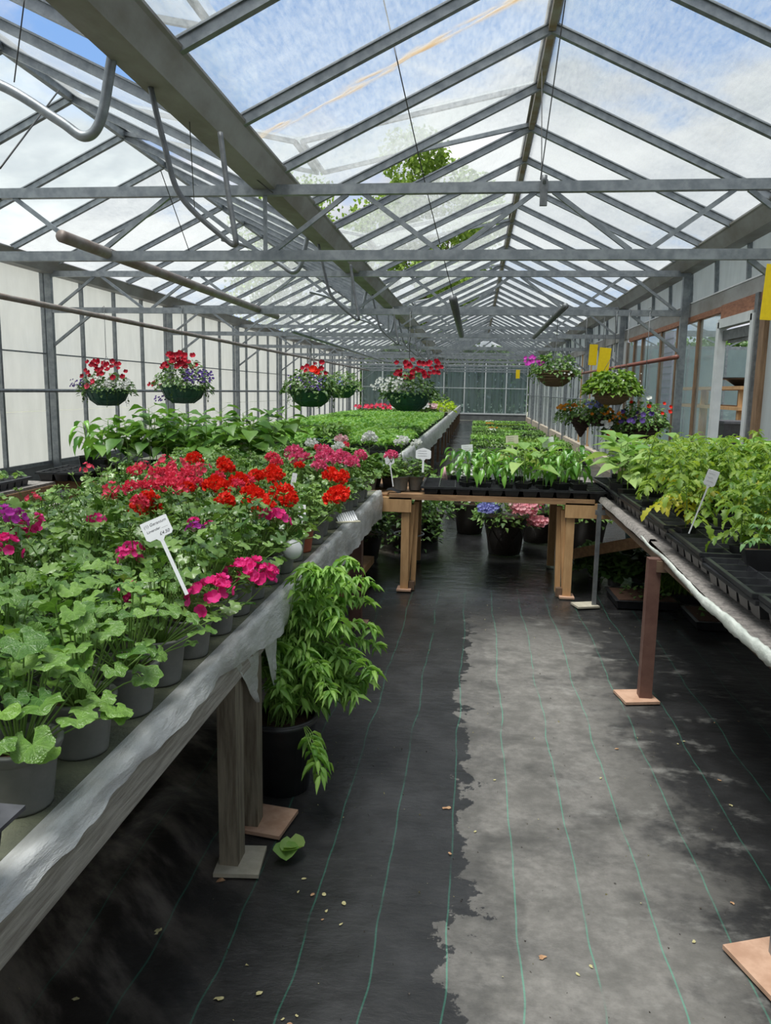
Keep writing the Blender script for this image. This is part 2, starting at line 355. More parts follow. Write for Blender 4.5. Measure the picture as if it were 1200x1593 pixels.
def floormat():
    mt, T = newmat('woven_ground_cover')
    pos = T.n('ShaderNodeNewGeometry').outputs['Position']; sx = T.n('ShaderNodeSeparateXYZ', {0: pos}); X, Y = sx.outputs[0], sx.outputs[1]
    big = T.noise(pos, 1.3, 6, .6); mid = T.noise(pos, 5.5, 7, .65); fine = T.noise(pos, 34, 6, .7)
    # dry patch with a sharp, crinkled tide line along its left edge
    edge = T.math('ADD', X, T.math('MULTIPLY', T.math('SUBTRACT', T.noise(T.mapv(pos, (1, 1, 1), (3.2, 1.7, 0)), 3.4, 9, .68), .5), .62))
    a = T.math('MAXIMUM', T.math('MULTIPLY', T.smooth(edge, -.004, .004), .75), T.smooth(edge, .0, .16))
    a = T.math('MULTIPLY', a, T.math('MULTIPLY_ADD', T.smooth(T.noise(T.mapv(pos, (1, 1.5, 1), (4, 8, 0)), 2.6, 8, .66), .34, .52), .42, .58))
    b = T.math('SUBTRACT', 1, T.smooth(T.math('ADD', X, T.math('MULTIPLY', mid, .9)), .95, 1.30), clamp=True)
    c = T.math('SUBTRACT', 1, T.smooth(T.math('ADD', Y, T.math('MULTIPLY', mid, 1.2)), 4.6, 5.5), clamp=True)
    dry = T.math('MULTIPLY', T.math('MULTIPLY', a, b), c)
    blot = T.math('MULTIPLY', T.smooth(T.noise(T.mapv(pos, (1, 1.6, 1), (9, 2, 0)), 4.6, 9, .68), .54, .72), T.smooth(X, .10, .5))
    blot = T.math('MULTIPLY', blot, T.math('SUBTRACT', 1, T.smooth(Y, 4.3, 5.2), clamp=True))
    wet = T.mix(T.smooth(mid, .35, .7), (.016, .016, .017), (.032, .032, .034))
    leftbrown = T.math('SUBTRACT', 1, T.smooth(X, -1.0, -.45), clamp=True)
    wet = T.mix(leftbrown, wet, T.mix(T.smooth(T.noise(T.mapv(T.n('ShaderNodeVectorRotate', {'Vector': pos, 'Angle': .7}, rotation_type='Z_AXIS').outputs[0], (1, 3.2, 1)), 2.4, 7, .62), .42, .66), (.024, .019, .016), (.21, .18, .155)))  # brown cover; pale and dark bands paint lit fold tops and shaded creases
    dryc = T.mix(T.smooth(fine, .3, .7), (.155, .147, .138), (.235, .223, .21))
    dryc = T.mix(T.smooth(mid, .30, .62), (.115, .11, .103), dryc)
    col = T.mix(dry, wet, dryc)
    col = T.mix(T.math('MULTIPLY', blot, T.math('MULTIPLY_ADD', fine, .8, .15)), col, (.30, .295, .28))
    # weave
    wv = T.n('ShaderNodeTexWave', {'Vector': pos, 'Scale': 95, 'Distortion': .6}, bands_direction='X').outputs[0]
    wv2 = T.n('ShaderNodeTexWave', {'Vector': pos, 'Scale': 95, 'Distortion': .6}, bands_direction='Y').outputs[0]
    weave = T.math('MULTIPLY', wv, wv2)
    col = T.mix(T.math('MULTIPLY', weave, .22), col, (.0, .0, .0))
    # printed green guide lines, .18 m apart
    wob = T.math('MULTIPLY', T.math('SUBTRACT', T.noise(T.n('ShaderNodeCombineXYZ', {1: Y}).outputs[0], 1.3, 3), .5), .07)
    xl = T.math('DIVIDE', T.math('ADD', T.math('ADD', X, .027), wob), .182)
    fr = T.math('ABSOLUTE', T.math('SUBTRACT', T.math('FRACT', T.math('ADD', xl, .5)), .5))
    line = T.math('LESS_THAN', fr, .0125)
    line = T.math('MULTIPLY', line, T.math('SUBTRACT', 1, T.smooth(Y, 4.9, 6.5), clamp=True))
    line = T.math('MULTIPLY', line, T.smooth(T.noise(pos, 4, 3), .25, .5))
    line = T.math('MULTIPLY', line, T.math('MULTIPLY_ADD', T.math('SUBTRACT', 1, blot), .35, .1))
    line = T.math('MULTIPLY', line, T.math('MULTIPLY_ADD', dry, .5, .38), clamp=True)
    col = T.mix(line, col, (.06, .40, .27))
    rough = T.math('ADD', T.math('MULTIPLY', dry, .42), T.math('MULTIPLY_ADD', T.smooth(big, .4, .65), .16, .36), clamp=True)
    far = T.smooth(Y, 4.4, 5.4)
    rough = T.math('SUBTRACT', rough, T.math('MULTIPLY', far, .26), clamp=True)
    h = T.math('ADD', T.math('MULTIPLY', T.noise(T.mapv(pos, (1, 2.2, 1)), 6, 6, .6), 1.0), T.math('MULTIPLY', fine, .15))
    b_ = T.n('ShaderNodeBump', {'Strength': .45, 'Distance': .018, 'Height': h})
    out(T, T.n('ShaderNodeBsdfPrincipled', {'Base Color': col, 'Roughness': rough, 'Specular IOR Level': T.math('MULTIPLY_ADD', far, .5, .5), 'Normal': b_.outputs[0]}).outputs[0])
    return mt
M['floor'] = floormat()

# ---------------------------------------------------------------- setting: floor and ground
XL, XV, XR, GL, GR = -5.574, -1.574, 2.426, -3.574, .426
ZR, ZG = 3.83, 2.93
Y0, Y1 = -14.3, 37.71
def wrinkle(x, y):
    h = mnoise.noise(Vector((x*1.7, y*2.6, 0)))*.006+mnoise.noise(Vector((x*5, y*3, 3)))*.003
    if x < -.55 and y < 5:
        k = min(1, (-.55-x)/.4)*min(1, max(0, (5-y)/1.5))
        h += k*(abs(mnoise.noise(Vector((x*2.4+y*1.5, y*1.2-x*1.1, 7))))*.10)
    return h-.008
mb = MB()
def fl(u, v):
    x = lerp(XL-.05, XR+.08, u); y = (-2.4+(v**1.6)*(Y1+2.45)) if v > .015 else (-14.4 if v < .004 else -8 if v < .0078 else -3); return (x, y, wrinkle(x, y) if y < 9 else -.008)
mb.grid(fl, 150, 260)
tag(mb.build('floor', M['floor']), 'black woven ground cover with green guide lines, wet on one side', kind='structure')
g = MB(); g.box((0, 20, -.2), (160, 160, .3)); tag(g.build('ground', M['ground']), 'grass around the greenhouse', kind='structure')

# ---------------------------------------------------------------- roof
def slope_frame(xa, za, xb, zb):
    d = Vector((xb-xa, 0, zb-za)); L = d.length; d.normalize(); n = Vector((-d.z, 0, d.x))
    if n.z < 0: n = -n
    return d, n, L
def roof_slope(idx, xa, za, xb, zb, matf, vents, lab):
    root = tag(link('ceiling', None), lab, kind='structure')
    d, n, L = slope_frame(xa, za, xb, zb)
    A = Vector((xa, 0, za)); B = Vector((xb, 0, zb))
    bm = MB(); bm.bar(A, B, .042, .055, up=n); bm.bar(A+n*.03, B+n*.03, .07, .012, up=n)
    bme = bm.mesh('glazing_bar', M['steel'])
    def pane_me(mt):
        p = MB(); p.bar(A+n*.034+Vector((0, .5, 0)), B+n*.034+Vector((0, .5, 0)), .99, .006, up=n); return p.mesh('pane', mt)
    cache = {}
    fr = MB()
    for yy in (.03, .97): fr.bar(A+Vector((0, yy, 0)), B*.97+A*.03+Vector((0, yy, 0)), .035, .035, up=n)
    fr.bar(B*.97+A*.03+Vector((0, .03, 0)), B*.97+A*.03+Vector((0, .97, 0)), .035, .035, up=n)
    frm = None
    for k in range(-20, 32):
        y = 5.75+k
        if y > Y1+.05: continue
        link('glazing_bar', bme, root, (0, y, 0))
        if y+1 > Y1+.5: continue
        mt = matf(y)
        if mt.name not in cache: cache[mt.name] = pane_me(mt)
        if any(abs(y-v) < .1 for v in vents):
            if frm is None: frm = fr.mesh('vent_frame', M['steel'])
            ang = .24 if xb > xa else -.24
            piv = Matrix.Translation((xa, y, za)) @ Matrix.Rotation(-ang, 4, 'Y') @ Matrix.Translation((-xa, 0, -za))
            link('vent_frame', frm, root, mat4=piv @ Matrix.Translation(n*.02))
            link('pane', cache[mt.name], root, mat4=piv @ Matrix.Translation(n*.02))
        else: link('pane', cache[mt.name], root, (0, y, 0))
    return root
rg = lambda y: M['roofstain'] if 4.7 < y < 5.0 else M['roofglass']
V1 = [6.75+4*i for i in range(8)]
roof_slope(1, GR, ZR, XV+.13, ZG+.02, rg, V1, 'dirty glass roof slope between the middle gutter and the right ridge')
roof_slope(2, GR, ZR, XR-.13, ZG+.02, lambda y: M['roofglass'], [], 'dirty glass roof slope down to the right hand gutter')
roof_slope(3, GL, ZR, XV-.13, ZG+.02, lambda y: M['semiglass'], [2.75, 3.75]+[6.75+4*i for i in range(8)], 'glass roof slope left of the middle gutter, with lifted vents')
roof_slope(4, GL, ZR, XL+.13, ZG+.02, lambda y: M['clearglass'] if y < 8.5 else M['semiglass'], [], 'clear glass roof slope above the left wall')
for x, lab in ((GR, 'rust stained ridge bar of the right hand roof'), (GL, 'ridge bar of the left hand roof')):
    mb = MB(); mb.bar((x, Y0, ZR+.01), (x, Y1, ZR+.01), .05, .07); mb.bar((x, Y0, ZR+.055), (x, Y1, ZR+.055), .10, .015)
    tag(mb.build('ridge_bar', M['ridge'] if x == GR else M['steel']), lab, 'beam')
def gutter(x, lab):
    mb = MB(); prof = [(-.155, .14), (-.14, .125), (-.08, 0), (.08, 0), (.14, .125), (.155, .14), (.155, .155), (.135, .14), (.075, .012), (-.075, .012), (-.135, .14), (-.155, .155)]
    vs = [(x+a, yy, 2.80+b) for yy in (Y0, Y1) for a, b in prof]; n = len(prof)
    mb.add(vs, [(i, (i+1) % n, n+(i+1) % n, n+i) for i in range(n)])
    o = mb.build('roof_gutter', M['gutter']); tag(o, lab, 'gutter')
gutter(XV, 'wide grey steel gutter running down the middle of the roof')
gutter(XL, 'grey steel gutter along the top of the left wall')
gutter(XR, 'grey steel gutter along the top of the right wall')

# ---------------------------------------------------------------- trusses
u = 8/6
tr0 = None; names = ['nearest roof truss, crossing above the geraniums', 'second roof truss, fixed to the posts at both walls']
def build_truss():
    r = thing('roof_truss', names[0], 'truss', (0, 5.71, 0))
    zt, zb = 2.795, 2.34
    for z, w in ((zt, .052), (zb, .052)):
        mb = MB(); mb.bar((XL, 0, z), (XR, 0, z), w, .07); mb.build('chord', M['steel'], r)
    for k in (-2, -1, 0, 1, 2):
        for s in (-.5, .5):
            mb = MB(); mb.bar((XV+k*u+s*.12, 0, zb+.03), (XV+(k+s)*u-s*.12, 0, zt-.03), .026, .032); mb.build('web_bar', M['steel'], r)
    for s in (-1, 1):
        mb = MB(); mb.bar((XV+s*2.5*u+s*.03, 0, zt-.03), (XV+s*3*u-s*.1, 0, zb+.03), .026, .032); mb.build('web_bar', M['steel'], r)
        mb = MB(); mb.bar((XV+s*2.55*u, 0, zb-.03), (XV+s*3*u-s*.02, 0, 1.88), .03, .034); mb.build('knee_brace', M['steel'], r)
    mb = MB(); mb.bar((XV, 0, zb+.03), (XV, 0, zt-.03), .026, .026); mb.build('web_bar', M['steel'], r)
    for x in (XL, XR, XV):
        mb = MB(); mb.box((x, 0, 2.81), (.16, .10, .012)); mb.build('gutter_bracket', M['steel'], r)
    return r
tr0 = build_truss()
ordn = ['', 'second', 'third', 'fourth', 'fifth', 'sixth', 'seventh', 'eighth', 'ninth']
for k in range(1, 9): dup(tr0, (0, 5.71+4*k, 0), label=f'{ordn[k]} roof truss from the front, spanning wall to wall' if k > 1 else names[1], group='roof trusses')
tr0['group'] = 'roof trusses'
for y in (1.71, -2.29, -6.29, -10.29): dup(tr0, (0, y, 0), label='roof truss above or behind the viewpoint, out of view', group='roof trusses')
for x, side in ((XL, 'left'), (XR, 'right')):
    for k in range(-5, 8):
        mb = MB(); y = 5.71+4*k
        mb.bar((0, 0, 0), (0, 0, 2.81), .085, .06, up=(0, 1, 0))
        o = mb.build('steel_post', M['steel'], loc=(x, y, 0))
        tag(o, f'galvanised post at the {side} wall under the {ordn[k] if k > 0 else "first" if k == 0 else "unseen overhead"} roof truss', 'post', 'galvanised wall posts')

# ---------------------------------------------------------------- left wall
wl = tag(link('wall_left', None), 'whitened glass side wall with steel glazing bars', kind='structure')
xw = XL-.09
bar = MB(); bar.bar((xw, 0, .34), (xw, 0, 2.9), .04, .05, up=(1, 0, 0)); bme = bar.mesh('glazing_bar', M['steel'])
rows = [(.36, 1.03), (1.035, 1.775), (1.785, 2.90)]
pms = []
for a, b in rows:
    p = MB(); p.box((xw-.03, .5, (a+b)/2), (.006, .985, b-a)); pms.append(p.mesh('pane', M['milky']))
for k in range(-20, 32):
    y = 5.71+k
    if y > Y1: break
    link('glazing_bar', bme, wl, (0, y, 0))
    if y+.9 < Y1:
        for pme in pms: link('pane', pme, wl, (0, y, 0))
for z, h in ((1.78, .018), (.34, .06)):
    mb = MB(); mb.bar((xw, Y0, z), (xw, Y1, z), .03, h); mb.build('rail', M['steel'], wl)
mb = MB(); mb.box((xw, (Y0+Y1)/2, .17), (.10, Y1-Y0, .32)); mb.build('base_board', M['plinth'], wl)

# ---------------------------------------------------------------- end wall and front wall
def end_wall(name, y, mt, lab, s):
    r = tag(link(name, None), lab, kind='structure')
    xs = [XL+i for i in range(9)]
    for x in xs:
        top = 2.85
        mb = MB(); mb.bar((x, y, .3), (x, y, top), .05, .05, up=(0, 1, 0)); mb.build('glazing_bar', M['frame_white'], r)
    for x in xs[:-1]:
        for a, b in ((.34, 1.55), (1.555, 2.62)):
            mb = MB(); mb.box((x+.5, y+s*.03, (a+b)/2), (.98, .006, b-a)); mb.build('pane', mt, r)
    for x0, xr, x1 in ((XL, GL, XV), (XV, GR, XR)):     # gable panes
        for xa, za, xb, zb in ((x0, ZG, xr, ZR), (xr, ZR, x1, ZG)):
            mb = MB(); mb.add([(xa, y+s*.03, 2.63), (xb, y+s*.03, 2.63), (xb, y+s*.03, zb), (xa, y+s*.03, za),
                               (xa, y+s*.04, 2.63), (xb, y+s*.04, 2.63), (xb, y+s*.04, zb), (xa, y+s*.04, za)],
                              [(0, 1, 2, 3), (4, 7, 6, 5), (0, 4, 5, 1), (2, 6, 7, 3)]); mb.build('pane', M['semiglass'], r)
    for z, h in ((.33, .07), (1.55, .03), (2.63, .05)):
        mb = MB(); mb.bar((XL, y-s*.01, z), (XR, y-s*.01, z), .05, h); mb.build('rail', M['frame_white'], r)
    mb = MB(); mb.box(((XL+XR)/2, y+s*.05, .15), (8, .12, .30)); mb.build('base_board', M['plinth'], r)
end_wall('wall_back', Y1, M['endglass'], 'far end wall of streaked blue grey glass', 1)
end_wall('wall_front', Y0, M['milky'], 'glass end wall behind the viewpoint', -1)

# ---------------------------------------------------------------- right wall
wr = tag(link('wall_right', None), 'side wall with timber framed windows, a white door and strip glazing', kind='structure')
xw = XR+.10
mb = MB(); mb.box((xw, (Y0+Y1)/2, 2.37), (.07, Y1-Y0, .15)); mb.build('beam', M['gutter'], wr)
mb = MB(); mb.box((xw-.01, (Y0+Y1)/2, 2.455), (.06, Y1-Y0, .015)); mb.build('trim', M['white'], wr)
for k in range(-20, 32):
    y = 5.85+k
    if y+1 > Y1: break
    mb = MB(); mb.box((xw+.02, y+.5, 2.68), (.006, .97, .42)); mb.build('pane', M['strip'], wr)
    mb = MB(); mb.bar((xw, y, 2.45), (xw-.02, y, 2.88), .035, .04, up=(1, 0, 0)); mb.build('glazing_bar', M['cream'] if 0 else M['steel'], wr)
# timber header and studs, windows between them
mb = MB(); mb.box((xw, 10.2, 2.265), (.07, 6.4, .06)); mb.build('header', M['wood_red'], wr)
mb = MB(); mb.box((xw-.015, 7.97, 2.215), (.06, 1.0, .17)); mb.build('header', M['wood_red'], wr, label='rough red-brown board above the white door')
studs = [6.75, 9.36, 10.3, 11.17, 12.4, 13.0, 13.6]
for i, y in enumerate(studs):
    mb = MB(); mb.box((xw, y, 1.12), (.05, .06, 2.24)); mb.build('stud', M['wood_stud'], wr)
mb = MB(); mb.box((xw-.03, 7.42, 1.15), (.05, .09, 2.3)); mb.build('stud', M['steel_dark'], wr, label='dark steel stud beside the door')
mb = MB(); mb.box((xw-.02, 7.22, 1.15), (.08, .12, 2.3)); mb.build('stud', M['wood_stud'], wr)
bounds = [8.48]+studs[1:]
for a, b in zip(bounds[:-1], bounds[1:]):
    mb = MB(); mb.box((xw, (a+b)/2, 1.30), (.008, b-a-.06, 1.86)); mb.build('pane', M['winglass'], wr)
    mb = MB(); mb.box((xw, (a+b)/2, .19), (.05, b-a-.06, .36)); mb.build('panel', M['wood_dark'], wr)
for a, b in zip([-14.2, -11.8, -9.4, -7, -4.6, -2.2, -.9, .4, 1.7, 3.0, 4.3, 5.5], [-11.8, -9.4, -7, -4.6, -2.2, -.9, .4, 1.7, 3.0, 4.3, 5.5, 6.5]):
    mb = MB(); mb.box((xw, (a+b)/2, 1.30), (.008, b-a-.06, 1.86)); mb.build('pane', M['strip'], wr)
    mb = MB(); mb.box((xw, (a+b)/2, .19), (.05, b-a-.06, .36)); mb.build('panel', M['wood_dark'], wr)
    mb = MB(); mb.box((xw, b, 1.12), (.06, .06, 2.24)); mb.build('stud', M['wood_stud'], wr)
mb = MB(); mb.box((xw, 6.97, 1.2), (.04, .36, 2.2)); mb.build('panel', M['strip'], wr)
y = 13.64; i = 0
while y < Y1-.3:
    b = min(y+.5, Y1-.02)
    mb = MB(); mb.box((xw, (y+b)/2, 1.28), (.008, b-y-.03, 2.05)); mb.build('pane', M['strip'], wr)
    mb = MB(); mb.box((xw-.005, b, 1.25), (.05, .04, 2.1)); mb.build('glazing_bar', M['wood_new'] if i in (7, 10) else M['steel'] if i % 3 else M['frame_white'], wr)
    y = b; i += 1
mb = MB(); mb.tube([(xw-.06, 13.7, 1.25), (xw-.06, Y1, 1.25)], .018, 6); mb.build('rail', M['steel'], wr)
mb = MB(); mb.box((xw-.04, (13.6+Y1)/2, .10), (.14, Y1-13.6, .22)); mb.build('kerb', M['kerb'], wr)
# white door frame
dr = tag(link('door_1', None, loc=(xw-.03, 7.96, 0)), 'white framed doorway through to the neighbouring glasshouse', kind='structure')
for y in (-.50, .50):
    mb = MB(); mb.box((0, y, 1.06), (.08, .09, 2.13)); mb.build('jamb', M['frame_white'], dr)
mb = MB(); mb.box((0, 0, 2.11), (.08, 1.0, .09)); mb.build('lintel', M['frame_white'], dr)
mb = MB(); mb.box((.03, 0, 1.99), (.05, .91, .10)); mb.box((.05, .1, 1.94), (.04, .5, .06)); mb.build('closer_rail', M['steel_dark'], dr)
mb = MB(); mb.box((0.02, 0, .015), (.1, .9, .03)); mb.build('threshold', M['wood_dark'], dr)

# ---------------------------------------------------------------- pipes, vent gear, wires
mb = MB(); mb.tube([(XL+.07, Y0+.1, 1.30), (XL+.07, Y1-.1, 1.30)], .022); tag(mb.build('side_rail', M['steel']), 'grey rail fixed along the left wall posts at basket height', 'rail')
def pipe(name, pts, r, mt, lab, cat, n=12, group=None):
    mb = MB(); mb.tube(pts, r, n)
    a, b = Vector(pts[0]), Vector(pts[1])
    o = mb.build(name, mt); return tag(o, lab, cat, group)
pipe('shading_pipe', [(-2.79, 5.05, 2.36), (-2.77, 10.6, 2.36)], .042, M['pipe'], 'fat brown pipe slung under the left span, open end towards the front', 'pipe')
pipe('heating_pipe', [(-4.5, 2.0, 2.2), (-4.6, 33, 2.2)], .03, M['pipe'], 'long thin pipe running beside the left wall above the baskets', 'pipe')
pipe('red_pipe', [(2.34, 9.55, 1.825), (2.34, 20.6, 1.825)], .028, M['redpipe'], 'red pipe along the right wall behind the hanging baskets', 'pipe')
pipe('grey_pipe', [(.928, 8.7, 2.31), (.922, 13.2, 2.29)], .035, M['steel_dark'], 'short grey pipe lying across trusses right of the ridge', 'pipe')
pipe('winch_pipe', [(-.274, 8.25, 2.33), (-.274, 12.9, 2.29)], .045, M['steel_dark'], 'dark square ended pipe hung below the ridge by a wire', 'pipe')
pipe('grey_pipe', [(-3.0, 12.5, 2.3), (-3.0, 26, 2.3)], .03, M['steel'], 'grey pipe continuing far down the left span', 'pipe')
def smoothpath(pts, n=8):
    P = [Vector(p) for p in pts]; P = [P[0]]+P+[P[-1]]; o = []
    for i in range(1, len(P)-2):
        for k in range(n):
            t = k/n; a, b, c, d = P[i-1:i+3]
            o.append(.5*((2*b)+(c-a)*t+(2*a-5*b+4*c-d)*t*t+(3*b-a-3*c+d)*t**3))
    return o+[P[-2]]
bt = []
for k in range(8):
    y = 3.5+4*k
    wd = ['front', 'second', 'third', 'fourth', 'fifth', 'sixth', 'seventh', 'eighth'][k]
    A = smoothpath([(-1.60, y, 3.05), (-1.66, y, 2.80), (-1.72, y, 2.56), (-1.80, y, 2.49), (-1.92, y, 2.56), (-2.19, y, 2.715), (-2.5, y, 2.80)], 12)
    B = smoothpath([(-1.62, y+.3, 2.85), (-1.55, y+.3, 2.55), (-1.47, y+.3, 2.30), (-1.25, y+.3, 2.10), (-1.20, y+.3, 2.075), (-1.20, y+.3, 2.12), (-1.25, y+.35, 2.34), (-1.30, y+.4, 2.62)])
    pipe('bent_tube', A, .023, M['steel'], f'hooked grey tube curving out left from the middle gutter, {wd} from the front', 'tube', 10, 'bent vent tubes')
    pipe('bent_tube', B, .014, M['steel_dark'], f'narrow loop of bent tube hanging below the middle gutter, {wd} from the front', 'tube', 10, 'bent vent tubes')
def wire(a, b, lab, r=.003, sag=0):
    a, b = Vector(a), Vector(b); mid = (a+b)/2-Vector((0, 0, sag))
    mb = MB(); mb.tube(smoothpath([a, mid, b], 6), r, 5); tag(mb.build('wire', M['wire']), lab, 'wire')
wire(at(597, 0, z=3.55), (-.274, 8.27, 2.37), 'thin dark wire crossing the roof glass down to the hung pipe', .004, .05)
wire(at(880, 0, z=3.8), at(841, 280, Y=5.7), 'dark wire from the ridge down to the nearest truss', .004)
wire((GR-.02, 6.3, 3.8), at(843, 290, Y=5.71), 'pale thin rod hanging from the ridge to the nearest truss', .004)
wire(at(38, 0, Y=3.3), at(22, 128, Y=3.4), 'short black wire holding the front hooked tube', .003)
wire(at(75, 0, z=3.3), at(425, 300, Y=5.6), 'dark cable strung beside the middle gutter', .004, .02)
wire(at(295, 190, Y=4.2), at(303, 330, Y=5.7), 'thin dark cord hanging left of the middle gutter', .003)
wire(at(250, 265, Y=5), at(295, 392, Y=5.7), 'slack cord reaching down to the lower chord of the nearest truss', .003)
wire(at(92, 140, Y=4.0), at(0, 262, Y=3.2), 'grey rod sloping across the blue sky at the upper left', .004)
mb = MB(); mb.bar((GR-.01, 5.66, 2.83), (GR-.01, 5.66, 2.66), .05, .03, up=(0, 1, 0)); mb.tube([(GR-.01, 5.66, 2.86), (GR-.01, 5.66, 2.80)], .02)
tag(mb.build('wire_clamp', M['steel_dark']), 'steel clamp on the nearest truss under the ridge', 'clamp')

# ================================================================ plants: leaf and petal shapes
def _rows(ws, fold=.22, curl=.35):
    v = []; f = []; n = len(ws)
    for i, wd in enumerate(ws):
        t = i/(n-1); h = -curl*t*t
        if wd == 0: v.append((0, t, h))
        else: v += [(-wd, t, h+fold*wd), (0, t, h), (wd, t, h+fold*wd)]
    idx = []; c = 0
    for wd in ws: idx.append(list(range(c, c+(1 if wd == 0 else 3)))); c += 1 if wd == 0 else 3
    for a, b in zip(idx[:-1], idx[1:]):
        if len(a) == 1 and len(b) == 3: f += [(a[0], b[1], b[0]), (a[0], b[2], b[1])]
        elif len(a) == 3 and len(b) == 3: f += [(a[0], a[1], b[1], b[0]), (a[1], a[2], b[2], b[1])]
        elif len(a) == 3: f += [(a[0], a[1], b[0]), (a[1], a[2], b[0])]
    return v, f
def _gera(seed, lobes=7, n=21, ruff=.10, cup=.12):
    rr = random.Random(seed); v = [(0, 0, 0)]; f = []; ph = rr.uniform(0, 6)
    for j in range(n//2+1):     # inner ring
        a = math.radians(lerp(-152, 152, j/(n//2))); r = .52
        v.append((r*math.sin(a), r*math.cos(a), .10+cup*.4+ruff*.3*math.sin(4*a+ph)))
    k0 = len(v)
    for j in range(n):
        t = j/(n-1); a = math.radians(lerp(-163, 163, t))
        r = .83+.17*abs(math.sin(PI*t*lobes))**.6+rr.uniform(-.02, .02)
        v.append((r*math.sin(a), r*math.cos(a), cup*.2+.02+ruff*math.sin(5*a+ph)+rr.uniform(-.03, .03)))
    m_ = n//2+1
    for j in range(m_-1): f.append((0, j+2, j+1))
    for j in range(m_-1):
        a, b = 1+j, 2+j; c0 = k0+2*j; f += [(a, b, c0+1), (a, c0+1, c0), (b, c0+2, c0+1)] if c0+2 < len(v) else [(a, b, c0+1), (a, c0+1, c0)]
    return v, [tuple(reversed(q)) for q in f]
def _tooth(ws, **k):      # toothed tomato leaflet
    v, f = _rows(ws, **k); return v, f
TPL = {
    'lance': _rows([0.02, .75, 1, .6, 0], .18, .4), 'lance_s': _rows([0.02, 1, 0], .18, .35),
    'broad': _rows([.10, .85, 1, .72, .32, 0], .16, .3), 'blade': _rows([.6, .8, 0], .1, .5),
    'g0': _gera(1, 7, 29), 'g1': _gera(2, 5, 29, .13), 'g2': _gera(3, 7, 29, .08, .2), 'g3': _gera(4, 5, 29, .12, .0), 'gs': _gera(5, 5, 11, .1),
    'tom': _rows([.05, .8, .55, 1, .6, .75, 0], .15, .45), 'toms': _rows([.05, 1, .7, 0], .15, .4),
}
def leaf_matrix(p, d, n, L, W):
    y = Vector(d).normalized(); n = Vector(n); x = y.cross(n)
    if x.length < 1e-3: x = y.cross(Vector((.3, .5, .8)))
    x.normalize(); z = x.cross(y)
    m = Matrix((x*W, y*L, z*L)).transposed().to_4x4(); m.translation = Vector(p); return m
def leaf(mb, kind, p, d, n, L, W, tint=None, mat=0):
    v, f = TPL[kind]; m = leaf_matrix(p, d, n, L, W)
    mb.add([m @ Vector(q) for q in v], f, mat, R.random() if tint is None else tint, True)
def petal(mb, p, d, n, L, W, mat=0, tint=None, cup=.25):
    y = Vector(d).normalized(); n = Vector(n); x = y.cross(n)
    if x.length < 1e-3: return
    x.normalize(); z = x.cross(y); p = Vector(p)
    vs = [p, p+y*L*.6-x*W, p+y*L*.62+x*W, p+y*L*1.0-x*W*.55+z*L*cup, p+y*L*1.0+x*W*.55+z*L*cup, p+y*L*.55+z*L*-.05]
    mb.add(vs, [(0, 5, 1), (0, 2, 5), (1, 5, 3), (5, 4, 3), (5, 2, 4)], mat, R.random() if tint is None else tint, True)
def dirv(az, el): return Vector((math.cos(az)*math.cos(el), math.sin(az)*math.cos(el), math.sin(el)))
def bloom(mb, p, n, r, k=5, mat=0, eye=None, tint=None):
    n = Vector(n).normalized(); a = n.cross(Vector((.1, .2, .97)));
    if a.length < .05: a = Vector((1, 0, 0))
    a.normalize(); b = n.cross(a); t0 = R.uniform(0, 6)
    for i in range(k):
        t = t0+2*PI*i/k; d = a*math.cos(t)+b*math.sin(t)+n*.25
        petal(mb, Vector(p), d, n, r, r*.52, mat, tint)
    if eye is not None: mb.disc(Vector(p)+n*r*.12, r*.2, 5, eye)
# flower heads (two meshes each): head centre at origin
def head_double(mname, r=.042):
    mb = MB()
    for i in range(60):
        z = R.uniform(-.45, 1); a = R.uniform(0, 2*PI); q = math.sqrt(1-z*z); n = Vector((q*math.cos(a), q*math.sin(a), z*.8))
        c = n*r*R.uniform(.62, .9)
        for k in range(3):
            d = (n*.55+rv(1)).normalized(); petal(mb, c, d, n+rv(.4), r*.36, r*.17, 0, max(0, min(1, R.gauss(.5, .3))))
    for i in range(7):
        a = i*.9; mb.tube([(0, 0, -r*1.1), (math.cos(a)*r*.5, math.sin(a)*r*.5, -r*.1)], .0012, 4, 1)
    return mb.mesh('flower_head', [M[mname], M['stem']])
def head_single(mname, r=.047, nb=11):
    mb = MB()
    for i in range(nb):
        el = R.uniform(.0, 1.3); a = 2*PI*i/nb+R.uniform(-.3, .3); n = dirv(a, el); c = n*r*R.uniform(.8, 1.05)
        mb.tube([(0, 0, -r*.35), n*r*.45, c], .0011, 4, 1)
        bloom(mb, c, n+rv(.25), r*.38, 5, 0, None)
    for i in range(6):
        a = R.uniform(0, 6); el = R.uniform(-.6, .2); c = dirv(a, el)*r*.7
        mb.tube([(0, 0, -r*.35), c], .0012, 4, 1); mb.tube([c, c*1.25], [.003, .001], 5, 1, .2)
    return mb.mesh('flower_head', [M[mname], M['stem']])
HEADS = {k: [head_double(k) for _ in range(2)] for k in ('p_red', 'p_coral', 'p_pink', 'p_white', 'p_pale')}
HEADS['p_mag'] = [head_single('p_mag') for _ in range(3)]; HEADS['p_vio'] = [head_single('p_vio')]
HEADS['salmon'] = [head_single('p_coral', .042, 7)]
COLN = {'p_red': 'red', 'p_coral': 'coral pink', 'p_pink': 'rose pink', 'p_white': 'white', 'p_pale': 'pale pink', 'p_mag': 'magenta', 'p_vio': 'violet pink', 'salmon': 'coral pink'}

